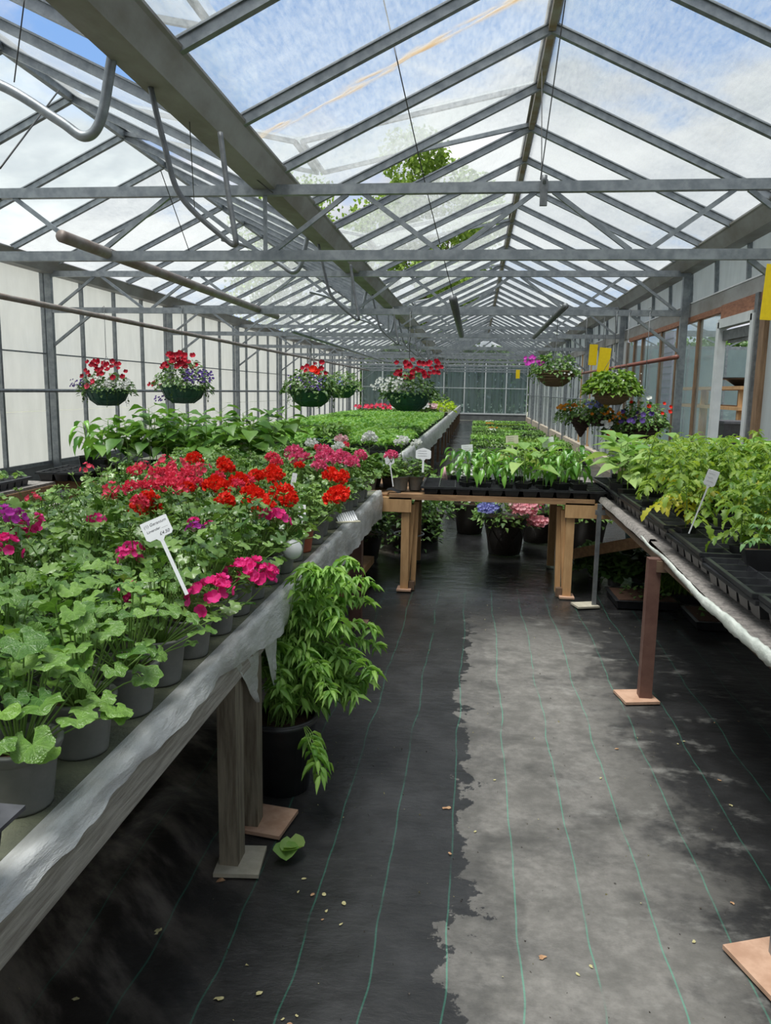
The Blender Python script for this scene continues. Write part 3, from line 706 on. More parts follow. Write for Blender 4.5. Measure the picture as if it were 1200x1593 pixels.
# ---------------------------------------------------------------- pots
def pot_mesh(r, h, mt, n=20, lip=.006, name='pot'):
    mb = MB(); rb = r*.78
    mb.lathe([(rb*.9, .006), (rb, .0), (rb, .004), (r*.95, h*.80), (r*.955, h*.805), (r*1.0, h*.82), (r+lip, h*.97), (r+lip, h), (r*.95, h), (r*.88, h*.8)], n, jag=[0, 0, .0])
    mb.disc((0, 0, .006), rb*.9, n)
    return mb.mesh(name, M[mt])
def soil_mesh(r, z, n=14):
    mb = MB(); mb.disc((0, 0, z), r, n, bump=.003); return mb.mesh('compost', M['soil'])
PR, PH = .058, .102
pot_g = pot_mesh(PR, PH, 'pot_grey'); pot_t = pot_mesh(PR, PH, 'pot_terra'); soil_g = soil_mesh(PR*.93, PH*.86)

# ---------------------------------------------------------------- geraniums
leafme = [None]*4
for i in range(4):
    mb = MB(); v, f = TPL['g%d' % i]; mb.add(v, f, 0, .15+.25*i, True); leafme[i] = mb.mesh('leaf', M['g_gern'])
def ger_leaves(n, spread=1., hgt=1.):
    """petiole base, leaf position, direction, normal, radius"""
    o = []
    for i in range(n):
        a = i*2.4+R.uniform(-.4, .4); t = (i+.5)/n; el = lerp(1.25, -.05, t**.9)
        rad = lerp(.055, .125, t)*spread*R.uniform(.8, 1.15)
        p = Vector((math.cos(a)*math.cos(el)*rad*1.05, math.sin(a)*math.cos(el)*rad*1.05, PH+.015+math.sin(max(el, 0))*.105*hgt+R.uniform(.0, .07)*hgt*(1-t*.5)))
        out_ = Vector((math.cos(a), math.sin(a), 0))
        n_ = (Vector((0, 0, 1))+out_*R.uniform(.0, 1.1)+rv(.6)).normalized()
        d = (out_+Vector((0, 0, -.25))+rv(.4)).normalized()
        o.append((p, d, n_, R.uniform(.022, .042)*(1 if i > 3 else .7)))
    return o
def petioles(mb, ls, mat=0):
    for p, d, n, r in ls:
        b = Vector((p.x*.12, p.y*.12, PH*.86)); mid = (b+p)/2+Vector((p.x*.1, p.y*.1, .012))
        mb.tube([b, mid, p], [.0022, .0016, .0013], 4, mat, cap=False)
def ger_foliage():
    mb = MB(); ls = ger_leaves(R.randint(52, 62), R.uniform(.95, 1.12), R.uniform(.85, 1.15)); petioles(mb, ls, 1)
    for p, d, n, r in ls: leaf(mb, 'g%d' % R.randrange(4), p, d, n, r*.60, r*.64)
    for k in range(2):
        a = R.uniform(0, 6); t = Vector((math.cos(a)*.08, math.sin(a)*.08, PH+R.uniform(.12, .18)))
        mb.tube([(0, 0, PH), t*.6+Vector((0, 0, .05)), t], .0015, 4, 1, cap=False)
        for q in range(6): d = dirv(R.uniform(0, 6), R.uniform(0, 1)); mb.tube([t, t+d*.012, t+d*.02], [.0008, .0024, .0006], 4, 1, .9)
    return mb.mesh('foliage', [M['g_ger'], M['stem']])
GF = [ger_foliage() for _ in range(8)]
ZB = .70     # bench top
# flower heads read off the photograph: pixel, kind, radius scale, height
HD = [(225,793,'p_red',1.25,.93),(372,750,'p_red',1,.98),(385,748,'p_coral',.8,.98),(398,778,'p_red',1.1,.97),(410,790,'p_red',1.0,.95),(392,768,'p_red',.9,.98),(440,768,'p_red',1.1,.97),(450,778,'p_red',.8,.96),(425,735,'p_red',1,.98),(430,742,'p_red',.9,.98),(523,775,'p_red',1.15,.93),(530,768,'p_red',.9,.94),(515,740,'p_red',1,.97),(525,745,'p_red',.9,.97),(532,740,'p_red',.8,.97),
 (398,743,'p_red',.9,.98),(350,780,'p_red',.8,.97),(335,757,'p_red',1.1,.98),(350,760,'p_red',.8,.98),(352,728,'p_red',.9,.99),(303,715,'p_red',1,1.0),(348,719,'p_red',.8,1.0),(290,760,'p_red',.7,.97),(233,773,'p_red',.7,.98),(282,768,'salmon',.8,.97),
 (175,768,'salmon',1.1,.97),(170,772,'p_coral',.7,.96),(203,758,'p_coral',.8,.98),(218,780,'p_coral',.8,.97),(236,756,'p_coral',.7,.98),(222,728,'salmon',.9,1.0),(210,733,'p_coral',.9,.99),(222,755,'p_coral',.7,.98),(245,737,'p_coral',1.0,.99),(253,728,'salmon',.9,1.0),(262,735,'p_coral',1,.99),(270,745,'p_coral',1.1,.99),(280,728,'salmon',1.2,1.0),(258,718,'salmon',.9,1.0),(290,740,'p_coral',1.0,.99),(300,733,'p_coral',.9,.99),(315,733,'salmon',1.0,1.0),(275,753,'p_coral',1,.98),(255,755,'p_coral',1,.98),(237,748,'salmon',.9,.98),(305,752,'p_coral',.8,.98),(288,755,'p_coral',.9,.98),(340,743,'p_coral',.8,.99),(370,755,'p_coral',.8,.98),
 (135,731,'salmon',.8,1.0),(52,778,'salmon',.6,1.02),(424,712,'p_coral',1.0,1.0),(430,720,'p_coral',.9,.99),(458,705,'p_pink',1.2,1.0),(462,714,'p_pink',.9,.99),(477,711,'p_pink',.7,.99),(466,724,'p_red',.6,.98),(505,702,'p_pink',1,1.0),(512,709,'p_pink',1,1.0),(520,717,'p_pink',.9,.99),(497,726,'p_pink',.9,.98),(500,712,'p_pink',.8,1.0),(530,710,'p_pink',1,1.0),(547,720,'p_pink',1.0,.98),(561,709,'p_pink',.9,.99),(495,696,'p_coral',.7,1.0),(538,710,'p_pink',.7,.99),
 (531,684,'p_pale',1,1.02),(485,690,'p_white',1,1.0),(527,695,'p_white',.9,1.0),(538,692,'p_coral',.7,1.0),(575,681,'p_white',1.2,1.02),(625,687,'p_white',1.1,1.0),(609,709,'p_pink',.9,.98),(648,690,'p_white',.8,.98),
 (322,935,'p_mag',1.0,.86),(338,920,'p_mag',.8,.88),(372,893,'p_mag',.75,.88),(400,905,'p_mag',1.0,.86),(395,890,'p_mag',.8,.88),(418,893,'p_mag',.55,.88),(430,812,'p_mag',.9,.92),(420,806,'p_mag',.7,.93),(415,806,'p_mag',.5,.93),
 (203,925,'p_mag',.6,.87),(212,935,'p_mag',.5,.86),(205,862,'p_mag',.7,.92),(200,868,'p_mag',.5,.92),(305,828,'p_vio',.6,.92),(302,815,'p_mag',.45,.93),(150,813,'p_mag',.55,.97),(48,823,'p_mag',.85,.95),(30,835,'p_mag',.6,.94),(8,857,'p_mag',.85,.93),(8,806,'p_vio',.7,.98),(20,812,'p_vio',.75,.98),(326,820,'p_crim' if 0 else 'p_mag',.4,.92)]
plants = []
for r_ in range(24):
    y = 1.09+r_*.185
    for c_ in range(11):
        x = -.735-c_*.172
        px = x+R.uniform(-.02, .02); py = y+(c_ % 2)*.085+R.uniform(-.02, .02)
        if x < -2.0+max(0, 2.6-py)*.0 or x < -1.28-py*.14 or py > 4.95 or not inview((px, py, ZB+.15), 130): continue
        if c_ == 0: px = -.712+R.uniform(-.008, .008); py = y+R.uniform(-.01, .01)
        plants.append([px, py, []])
for (hx, hy, kd, s, z) in HD:
    p = at(hx, hy, z=z+.02)
    if p.y > 5.05: continue
    b = min(plants, key=lambda q: (q[0]-p.x)**2+(q[1]-p.y)**2+(.004 if len(q[2]) > 1 else 0)); b[2].append((p, kd, s))
def zone(x, y):
    a = 'near end' if y < 1.9 else 'front half' if y < 3.0 else 'middle' if y < 4.0 else 'far end'
    b = 'beside the aisle edge' if x > -.85 else 'in the middle' if x > -1.6 else 'towards the left wall'
    return a, b
used_lab = {}
def uniq(lab, grp):
    """a label shared by several things puts them in one group"""
    return lab, grp
for i, (x, y, hs) in enumerate(plants):
    a, b = zone(x, y); near = y < 1.75
    edge = x > -.80
    terra = (abs(y-3.05) < .1 and x > -.8)
    kinds = sorted({COLN[k] for _, k, _ in hs})
    if hs: lab = f'{" and ".join(kinds[:2])} potted geranium, {a} of left bench {b}'.replace('beside the aisle edge', 'by the aisle')
    else: lab = f'potted geranium without flowers, {a} of left bench {b}'
    grp = 'potted geraniums: '+lab
    s = R.uniform(.95, 1.15) * (1.0 if y < 2.5 else .93)
    rz = 0 if near else R.uniform(0, 2*PI)
    o = thing('potted_geranium', lab[:200], 'plant', (x, y, ZB), rz, grp)
    link('pot', pot_t if terra else pot_g, o, scale=1.08 if near else 1)
    link('compost', soil_g, o)
    if near:
        ls = ger_leaves(R.randint(40, 48), 1.15, 1.05); mb = MB(); petioles(mb, ls); mb.build('stem', M['stem'], o)
        for p, d, n, r in ls: link('leaf', leafme[R.randrange(4)], o, mat4=leaf_matrix(p, d, n, r*(.86 if y < 1.4 else .68), r*(.9 if y < 1.4 else .72)))
    else: link('foliage', R.choice(GF), o, scale=(s, s, s*R.uniform(.95, 1.15)), kind='stuff')
    inv = Matrix.Rotation(-rz, 4, 'Z') @ Matrix.Translation((-x, -y, -ZB))
    for (p, kd, sc) in hs:
        lp = inv @ p; me = R.choice(HEADS[kd])
        link('flower_head', me, o, lp, (R.uniform(-.3, .3), R.uniform(-.3, .3), R.uniform(0, 6)), sc*(.86 if kd in ('p_coral', 'salmon') else 1.0))
        mb = MB(); mb.tube(smoothpath([(lp.x*.1, lp.y*.1, PH), (lp.x*.6, lp.y*.6, lp.z*.55), lp-Vector((0, 0, .03*sc))], 3), .0018, 5, 0, .6); mb.build('flower_stem', M['stem'], o)

# ---------------------------------------------------------------- benches
def wave(y, a, f, s): return mnoise.noise(Vector((y*f, s, 0)))*a
lb = thing('plant_bench', 'long timber bench carrying the geraniums, film draped over its aisle edge', 'bench', (0, 0, 0))
mb = MB(); mb.box((-1.52, 2.8, ZB-.018), (1.74, 4.75, .034)); mb.build('bench_top', M['mat_l'], lb)
mb = MB()
mb.grid(lambda u, v: (lerp(-.618, -.622, u), lerp(.35, 5.15, v), 0) if 0 else (-.628+.0, lerp(.35, 5.15, v), lerp(.597, .706, u)), 1, 1)
mb.box((-.642, 2.75, .636), (.03, 4.8, .118)); mb.v = mb.v[4:]; mb.f = [tuple(i-4 for i in f) for f in mb.f[1:]]; mb.m = mb.m[1:]; mb.t = mb.t[4:]; mb.sm = mb.sm[1:]
mb.build('fascia_board', M['wood_grey'], lb)
for yy in (.5, 1.5, 2.6, 3.8, 4.9):
    mb = MB(); mb.box((-1.5, yy, .645), (1.70, .045, .075)); mb.build('cross_beam', M['wood_post'], lb)
mb = MB(); mb.box((-2.37, 2.75, .652), (.03, 4.8, .11)); mb.build('fascia_board', M['wood_grey'], lb)
def film(name, x0, side, ya, yb, depth, mt, par, seed, ny=220, bulge=.012, zlip=.704):
    """plastic sheet: lies on the top, rolls over the lip, hangs with a ragged crinkled hem"""
    prof = 9; mb = MB()
    def f(u, v):
        y = lerp(ya, yb, v); dp = depth(y); t = u
        w1 = wave(y, .008, 9, seed)+wave(y+u*.3, .006, 34, seed+2)
        if t < .33: q = t/.33; return (x0-side*(.034*(1-q)), y, zlip-.004+w1*.4*q+.004*math.sin(q*PI/2))
        q = (t-.33)/.67; z = zlip-dp*q; bx = side*(bulge*math.sin(min(1, q*2.2)*PI*.5)+wave(y*1.0, .022, 3.1, seed+q*1.2)*q+wave(y, .010, 13, seed+5+q)*q)
        return (x0+bx, y, z+w1*.5)
    mb.grid(f, prof, ny)
    return mb.build(name, mt, par)
def dep_l(y):
    b = .036
    if y > 1.6: b = .036+.068*min(1, (y-1.6)/.6)+max(0, y-2.2)*.030
    return b+wave(y, .020, 2.3, 4)*min(1, y/2.5)+wave(y, .006, 17, 9)
film('plastic_film', -.624, 1, .35, 5.17, dep_l, M['film'], lb, 1.3, 300)
# hanging point of film beside the first legs
def flap(y, w, dz, par, seed, x=-.635):
    mb = MB()
    def f(u, v):
        yy = y+(u-.5)*w*(1-v*.97)+w*.42*v; return (x+.008+wave(u*2+v, .02, 2, seed)*v, yy, .63-v*dz)
    mb.grid(f, 6, 8); mb.build('film_flap', M['film'], par, label='pointed flap of film hanging beside a leg')
flap(2.05, .22, .19, lb, 3); flap(2.27, .16, .24, lb, 8, -.63)
def leg(par, x, y, h, w=.055, d=.07, mt='wood_post', z0=.012, name='leg'):
    mb = MB(); mb.box((x, y, z0+(h-z0)/2), (w, d, h-z0)); mb.build(name, M[mt], par)
def pad(par, x, y, w, d, mt='pad', rot=0):
    mb = MB(); mb.box((x, y, .006+wrinkle(x, y)*0), (w, d, .012), rot=Matrix.Rotation(rot, 3, 'Z')); mb.build('foot_board', M[mt], par)
leg(lb, -.665, 2.0, .60); leg(lb, -.665, 2.2, .60, .055, .06); leg(lb, -.665, 4.35, .60, .07, .07, 'redpost'); leg(lb, -.665, .30, .6)
for yy in (.3, 2.1, 4.35): leg(lb, -2.3, yy, .6)
pad(lb, -.64, 2.0, .13, .14, 'pad2', .1); pad(lb, -.62, 2.22, .15, .16, 'pad', -.15); pad(lb, -2.3, 2.1, .14, .14); pad(lb, -.665, 4.35, .14, .14)
mb = MB(); mb.bar((-.80, 4.55, .13), (-.76, 5.55, .13), .09, .05); tag(mb.build('timber_offcut', M['wood_new']), 'loose sawn timber lying under the left bench edge', 'timber')

# bench along the left wall (front part) and cross bench at the back
wb = thing('wall_bench', 'timber bench against the left wall with a grey mat', 'bench')
mb = MB(); mb.box((-4.15, 2.5, ZB-.02), (2.4, 5.2, .04)); mb.build('bench_top', M['mat_r'], wb)
mb = MB(); mb.box((-2.96, 2.5, .63), (.04, 5.2, .10)); mb.build('fascia_board', M['wood_beam'], wb)
for yy in (1, 3.2, 4.9): leg(wb, -3.0, yy, .6, .06, .06, 'wood_beam'); leg(wb, -5.2, yy, .6, .06, .06, 'wood_beam')
mb = MB(); mb.bar((-3.0, 4.9, .55), (-2.75, 5.6, .22), .05, .07); mb.build('brace', M['wood_beam'], wb)

cb = thing('cross_bench', 'timber bench spanning the aisle at the back with black trays', 'bench')
mb = MB(); mb.box((-1.13, 5.70, ZB-.035), (3.9, .98, .012)); mb.build('bench_top', M['wood_beam'], cb)
mb = MB(); mb.box((-1.85, 5.205, .662), (2.45, .035, .065)); mb.build('front_rail', M['wood_beam'], cb)
mb = MB(); mb.box((.12, 5.185, .663), (1.38, .03, .038)); mb.build('front_rail', M['wood_beam'], cb)
mb = MB(); mb.box((-.05, 6.17, .65), (1.9, .04, .07)); mb.build('back_rail', M['wood_beam'], cb)
for x, s in ((-.455, 1), (.66, -1)):
    leg(cb, x, 5.21, .60, .055, .05, 'wood_new'); leg(cb, x+s*.02, 6.13, .60, .055, .05, 'wood_new')
    mb = MB(); mb.bar((x+s*.055, 5.27, .02), (x+s*.07, 5.27, .62), .035, .05, up=(0, 1, 0)); mb.build('brace', M['wood_new'], cb)
    mb = MB(); mb.bar((x-s*.0+s*(.05), 5.235, .60), (x+s*.015, 5.235, .05), .03, .04, up=(0, 1, 0)); mb.build('brace', M['wood_new'], cb)
    mb = MB(); mb.box((x-s*.11, 5.195, .605), (.30, .05, .10)); mb.build('bearer', M['wood_new'], cb)
    mb = MB(); mb.box((x+s*.05, 5.23, .03), (.04, .06, .06)); mb.build('block', M['wood_dark'], cb)
    pad(cb, x, 5.21, .10, .12, 'pad')
for x in (-1.3, -2.9): leg(cb, x, 5.23, .6, .06, .06, 'wood_beam'); leg(cb, x, 6.13, .6, .06, .06, 'wood_beam')
film('black_film', -.56, 1, 5.19, 5.32, lambda y: .06+wave(y, .03, 5, 2), M['blackfilm'], cb, 4, 20, .06)


rb = thing('plant_bench', 'bench on the right with gritty mat and pale rolled film edge', 'bench')
def sag(y): return -.022*math.exp(-((y-2.7)/.7)**2)+.006*math.sin(y*2)
mb = MB(); mb.grid(lambda u, v: (lerp(.85, 2.30, u), lerp(0, 6.5, v), ZB-.012+sag(lerp(0, 6.5, v))*(1-u)), 6, 60); mb.build('bench_top', M['mat_r'], rb)
mb = MB(); mb.box((1.58, 3.25, .638), (1.46, 6.5, .03)); mb.build('under_board', M['wood_dark'], rb)
mb = MB()
def roll(u, v):
    y = lerp(0, 4.0, v); a = u*2*PI; r = .021+wave(y, .010, 5, 3)+wave(y+u*.4, .008, 21, 7)
    if y > 2.2: r *= max(.35, 1-(y-2.2)*.45)
    return (.842+math.cos(a)*r*.6+wave(y, .022, 2.6, 1), y, .682+sag(y)+math.sin(a)*r*1.15-.006)
mb.grid(roll, 10, 260); mb.build('film_roll', M['film2'], rb)
mb = MB(); mb.grid(lambda u, v: (lerp(.835, .88, u), lerp(3.7, 5.6, v), .702+wave(v*9, .006, 1, 2)-(.03 if u < .2 else 0)), 4, 60); mb.build('mat_edge', M['mat_r'], rb)
for y_, mt, w_, h_ in ((1.79, 'steel_dark', .055, .66), (3.46, 'redpost', .055, .66), (5.0, 'steel_dark', .026, .68), (.2, 'redpost', .05, .66)):
    leg(rb, .815, y_, h_, w_, w_, mt); mb = MB(); mb.box((.86, y_, .625), (.14, w_*.8, .03)); mb.build('bracket', M[mt], rb)
leg(rb, .78, 1.79, .66, .012, .058, 'steel', name='leg_flange')
mb = MB(); mb.tube([(.786, 1.765, .075), (.786, 1.758, .075)], .011, 12); mb.build('bolt', M['tan'], rb)
pad(rb, .80, 1.77, .21, .20, 'pad', .35); pad(rb, .78, 3.46, .16, .15, 'pad', .2); pad(rb, .76, 5.0, .15, .12, 'pad2', .3)
for y_ in (1.8, 3.4, 5.0): leg(rb, 2.2, y_, .66, .05, .05, 'redpost'); mb = MB(); mb.box((1.52, y_+.04, .63), (1.4, .045, .05)); mb.build('cross_beam', M['wood_dark'], rb)
mb = MB(); mb.bar((.70, 5.9, .14), (1.28, 4.95, .50), .04, .075); mb.build('brace', M['wood_beam'], rb)

# ---------------------------------------------------------------- trays
def tray_mesh(nx, ny, sx, sy, h, mt, soil=None, rim=.012):
    mb = MB(); cx, cy = sx/nx, sy/ny
    for i in range(nx):
        for j in range(ny):
            x, y = -sx/2+cx*(i+.5), -sy/2+cy*(j+.5); a, b = cx/2-.003, cy/2-.003; k = .74
            v = [(x+p*a, y+q*b, h) for p, q in ((-1, -1), (1, -1), (1, 1), (-1, 1))]+[(x+p*a*k, y+q*b*k, .001) for p, q in ((-1, -1), (1, -1), (1, 1), (-1, 1))]
            mb.add(v, [(0, 1, 5, 4), (1, 2, 6, 5), (2, 3, 7, 6), (3, 0, 4, 7), (4, 5, 6, 7)], 0)
            if soil is not None: mb.add([(x+p*a*.95, y+q*b*.95, h*soil) for p, q in ((-1, -1), (1, -1), (1, 1), (-1, 1))], [(0, 1, 2, 3)], 1)
    for i in range(nx+1): mb.box((-sx/2+cx*i, 0, h-.001), (.006, sy, .004))
    for j in range(ny+1): mb.box((0, -sy/2+cy*j, h-.001), (sx, .006, .004))
    for s in (-1, 1):
        mb.box((s*(sx/2+rim/2), 0, h), (rim, sy+2*rim, .004)); mb.box((0, s*(sy/2+rim/2), h), (sx+2*rim, rim, .004))
        mb.box((s*(sx/2+rim), 0, h-.006), (.003, sy+2*rim, .014)); mb.box((0, s*(sy/2+rim), h-.006), (sx+2*rim, .003, .014))
    return mb.mesh('cells', [M[mt], M['soil']])
TRAY6 = tray_mesh(3, 5, .33, .52, .065, 'tray'); TRAYS = tray_mesh(6, 10, .33, .53, .045, 'tray', .8); TRAYG = tray_mesh(4, 6, .34, .52, .055, 'tray_grey', .8)
def tray(me, x, y, z, rz, lab, grp=None, name='cell_tray'):
    o = link(name, me, None, (x, y, z), (0, 0, rz)); return tag(o, lab, 'tray', grp)
# square pot for young plants
def sqpot(s=.085, h=.075):
    mb = MB(); a, b = s/2, s/2*.72
    v = [(p*a, q*a, h) for p, q in ((-1, -1), (1, -1), (1, 1), (-1, 1))]+[(p*b, q*b, 0) for p, q in ((-1, -1), (1, -1), (1, 1), (-1, 1))]
    v += [(p*a*.9, q*a*.9, h) for p, q in ((-1, -1), (1, -1), (1, 1), (-1, 1))]+[(p*a*.86, q*a*.86, h*.8) for p, q in ((-1, -1), (1, -1), (1, 1), (-1, 1))]
    f = []
    for i in range(4): j = (i+1) % 4; f += [(i, j, 4+j, 4+i), (i, 8+i, 8+j, j), (8+i, 12+i, 12+j, 8+j)]
    mb.add(v, f+[(7, 6, 5, 4)]); me = mb.mesh('pot', M['pot_black'])
    m2 = MB(); m2.add(v[12:], [(0, 1, 2, 3)]); return me, m2.mesh('compost', M['soil'])
SQP, SQS = sqpot()
def young(kind, name, lab, n=3):
    """prototypes of an upright young plant in a square pot: pot, compost, stem, leaves"""
    o_ = []
    for q in range(n):
        o = thing(name, lab, 'plant'); link('pot', SQP, o); link('compost', SQS, o); st = MB(); lf = MB()
        z0 = .06
        if kind in ('bean', 'pepper', 'aubergine'):
            H = {'bean': .36, 'pepper': .20, 'aubergine': .19}[kind]*R.uniform(.85, 1.15); k = {'bean': 13, 'pepper': 14, 'aubergine': 8}[kind]
            st.tube(smoothpath([(0, 0, z0), (R.uniform(-.01, .01), 0, z0+H*.5), (R.uniform(-.02, .02), R.uniform(-.02, .02), z0+H)], 3), [.003]*7, 5)
            for i in range(k):
                t = (i+1)/k; a = i*2.4+R.uniform(-.3, .3); z = z0+H*lerp(.25, 1, t); L = {'bean': .155, 'pepper': .105, 'aubergine': .16}[kind]*R.uniform(.75, 1.1)*lerp(1.05, .7, t)
                pl = L*.45; o1 = Vector((math.cos(a), math.sin(a), .45)); p = Vector((0, 0, z))+o1*pl
                st.tube([(0, 0, z), p], .0013, 4, cap=False)
                el = {'bean': -.35, 'pepper': -.75, 'aubergine': -.15}[kind]+R.uniform(-.3, .3)+t*.5
                wd = {'bean': .44, 'pepper': .21, 'aubergine': .33}[kind]
                leaf(lf, 'lance' if kind == 'pepper' else 'broad', p, dirv(a, el), dirv(a, el+PI/2)+rv(.3), L, L*wd)
            mt = {'bean': 'g_bean', 'pepper': 'g_pep', 'aubergine': 'g_aub'}[kind]
        else:      # tomato
            H = (.42 if kind == 'tomato' else .10)*R.uniform(.85, 1.12); k = 15 if kind == 'tomato' else 7; sc = 1 if kind == 'tomato' else .42
            top = Vector((R.uniform(-.04, .04)*sc, R.uniform(-.04, .04)*sc, z0+H)); st.tube(smoothpath([(0, 0, z0), (R.uniform(-.02, .02)*sc, 0, z0+H*.5), top], 4), [.0035*max(sc, .6)]*9, 5)
            for i in range(k):
                t = (i+.6)/k; a = i*2.3+R.uniform(-.4, .4); b = Vector((0, 0, z0)).lerp(top, lerp(.22, 1, t)); L = R.uniform(.12, .18)*sc*lerp(1.05, .6, t)
                el = lerp(-.2, 1.0, t)+R.uniform(-.2, .2); path = [b+dirv(a, el)*L*s+Vector((0, 0, -.35*L*s*s)) for s in (0, .33, .66, 1)]
                st.tube(path, .0014, 4, cap=False)
                yl = 1 if (t < .3 and R.random() < .22 and kind == 'tomato') else 0
                for s, sz in ((.22, .22), (.4, .36), (.6, .40), (.8, .40)):
                    p = path[0].lerp(path[3], s)+Vector((0, 0, .35*L*(s-s*s)*.5)) if 0 else b+dirv(a, el)*L*s+Vector((0, 0, -.35*L*s*s))
                    for sd in (-1, 1):
                        d = dirv(a+sd*1.15, -.15+R.uniform(-.3, .2)); leaf(lf, 'tom' if kind == 'tomato' else 'toms', p, d, Vector((0, 0, 1))+rv(.35), L*sz, L*sz*.30, mat=yl)
                leaf(lf, 'tom' if kind == 'tomato' else 'toms', path[3], dirv(a, el-.7), Vector((0, 0, 1))+rv(.35), L*.46, L*.15, mat=yl)
            mt = 'g_tom' if kind == 'tomato' else 'g_toms'
        st.build('stem', M['stem'], o); l_ = lf.build('leaves', [M[mt], M['g_yel']], o); l_['kind'] = 'stuff'
        o_.append(o)
    return o_
P_bean = young('bean', 'bean_plant', 'x'); P_pep = young('pepper', 'pepper_plant', 'x', 3); P_aub = young('aubergine', 'aubergine_plant', 'x', 3)
P_tom = young('tomato', 'tomato_plant', 'x', 4); P_toms = young('tomseed', 'tomato_seedling', 'x', 3)
def put(P, x, y, z, lab, grp, s=1., tilt=.06):
    return dup(R.choice(P), (x, y, z), R.uniform(0, 6.28), s*R.uniform(.92, 1.1), lab, grp, (R.uniform(-tilt, tilt), R.uniform(-tilt, tilt)))

# cross bench, left: dark leafy plants
for j in range(3):
    for i in range(11):
        x = -2.98+i*.15+R.uniform(-.02, .02); y = 5.38+j*.2+R.uniform(-.02, .02)
        if i > 9 and j < 1: continue
        if i < 2:
            if j in (1,): put(P_pep, x, y, ZB+.03, 'slim upright young plant at the left end of the back bench', 'slim plants at the left end', 1.35)
            continue
        w_ = ['front', 'middle', 'back'][j]
        put(P_bean, x, y, ZB+.02, f'dark leafy vegetable plant, {w_} row on the left back bench', f'dark leafy plants, {w_} row', 1.0)
put(P_bean, -2.36, 5.95, ZB+.02, 'tallest bushy plant standing behind the dark leafy row', None, 1.15)
for i in range(3): tray(TRAY6, -2.8+i*.56, 5.62, ZB-.025+.001, PI/2, ['first black tray', 'second black tray', 'third black tray'][i]+' under the dark leafy plants, from the left', None)
sm_ = MB()
for i in range(150): leaf(sm_, 'gs', (R.uniform(-.16, .16), R.uniform(-.25, .25), .06+R.uniform(0, .05)), rv(1), Vector((0, 0, 1))+rv(.4), .02, .018)
t_ = thing('seedling_tray', 'grey cell tray of small seedlings at the corner of the wall bench', 'tray', (-3.17, 4.62, ZB), .04)
link('cells', TRAYG, t_); sm_.build('seedlings', M['g_ger'], t_, kind='stuff')
for k in range(2): tray(TRAYG, -3.55, 4.55-.6*k, ZB, 0, ['grey cell tray behind the seedling tray on wall bench', 'grey cell tray nearest the front on the wall bench'][k])
tray(TRAY6, -2.93, 5.35, ZB, .1, 'stacked empty black tray at the corner of the benches')
# middle/right of left part: paler bedding plants behind the geraniums
def bushmesh(n, r, h, L, kind, mts, wd=.4, name='foliage', cen=0, stems=True, drp=0):
    mb = MB()
    for i in range(n):
        a = R.uniform(0, 2*PI); t = R.random()**.5; el = R.uniform(-.1, 1.5); p = Vector((math.cos(a)*r*t, math.sin(a)*r*t, cen+h*(math.sqrt(max(0, 1-t*t))*.65+.35)*R.uniform(.35, 1)-drp*t*t))
        d = (Vector((math.cos(a), math.sin(a), R.uniform(-.4, .8)))+rv(.6)).normalized()
        leaf(mb, kind, p, d, Vector((0, 0, 1))+rv(.6), L*R.uniform(.7, 1.2), L*wd*R.uniform(.8, 1.1))
    return mb.mesh(name, mts)
BD = [bushmesh(70, .085, .15, .04, 'gs', M['g_ger'], .9) for _ in range(3)]
for i in range(9):
    for j in range(3):
        x = -1.42+i*.10+R.uniform(-.02, .02); y = 5.34+j*.17
        if i in (8,) and j == 0: continue
        o = thing('bedding_plant', 'low pale green bedding plant behind the rose pink geraniums', 'plant', (x, y, ZB-.02), R.uniform(0, 6), 'low bedding plants on the back bench')
        link('pot', SQP, o); link('foliage', R.choice(BD), o, (0, 0, .06), scale=R.uniform(.95, 1.2), kind='stuff')
heads2 = [h for h in HD if at(h[0], h[1], z=h[4]+.02).y > 5.05]
for k, (hx, hy, kd, s, z) in enumerate(heads2):
    Yp = 5.3+.04*k; p = at(hx, hy, Y=Yp)
    o = thing('potted_geranium', f'{COLN[kd]} geranium head number {k}', 'plant', (p.x, Yp, ZB-.02), 0)
    wds = ['leftmost', 'second', 'third', 'fourth', 'fifth', 'sixth', 'seventh', 'eighth', 'ninth', 'tenth', 'eleventh', 'twelfth', 'last']
    o['label'] = f'small {COLN[kd]} geranium in a pot on the back bench, beside the {["lily white", "far pink", "label", "tub", "film edge", "trays", "seedlings", "black pots", "terracotta pot", "stake", "corner", "gap", "post"][k % 13]}'
    link('pot', pot_t if (abs(hx-609) < 5) else pot_g, o); link('compost', soil_g, o); link('foliage', R.choice(GF), o, scale=.9, kind='stuff')
    lp = p-Vector(o.location); link('flower_head', R.choice(HEADS[kd]), o, lp, scale=s*1.05)
    mb = MB(); mb.tube([(0, 0, PH), (lp.x*.5, lp.y*.5, lp.z*.6), lp-Vector((0, 0, .02))], .002, 5); mb.build('flower_stem', M['stem'], o)
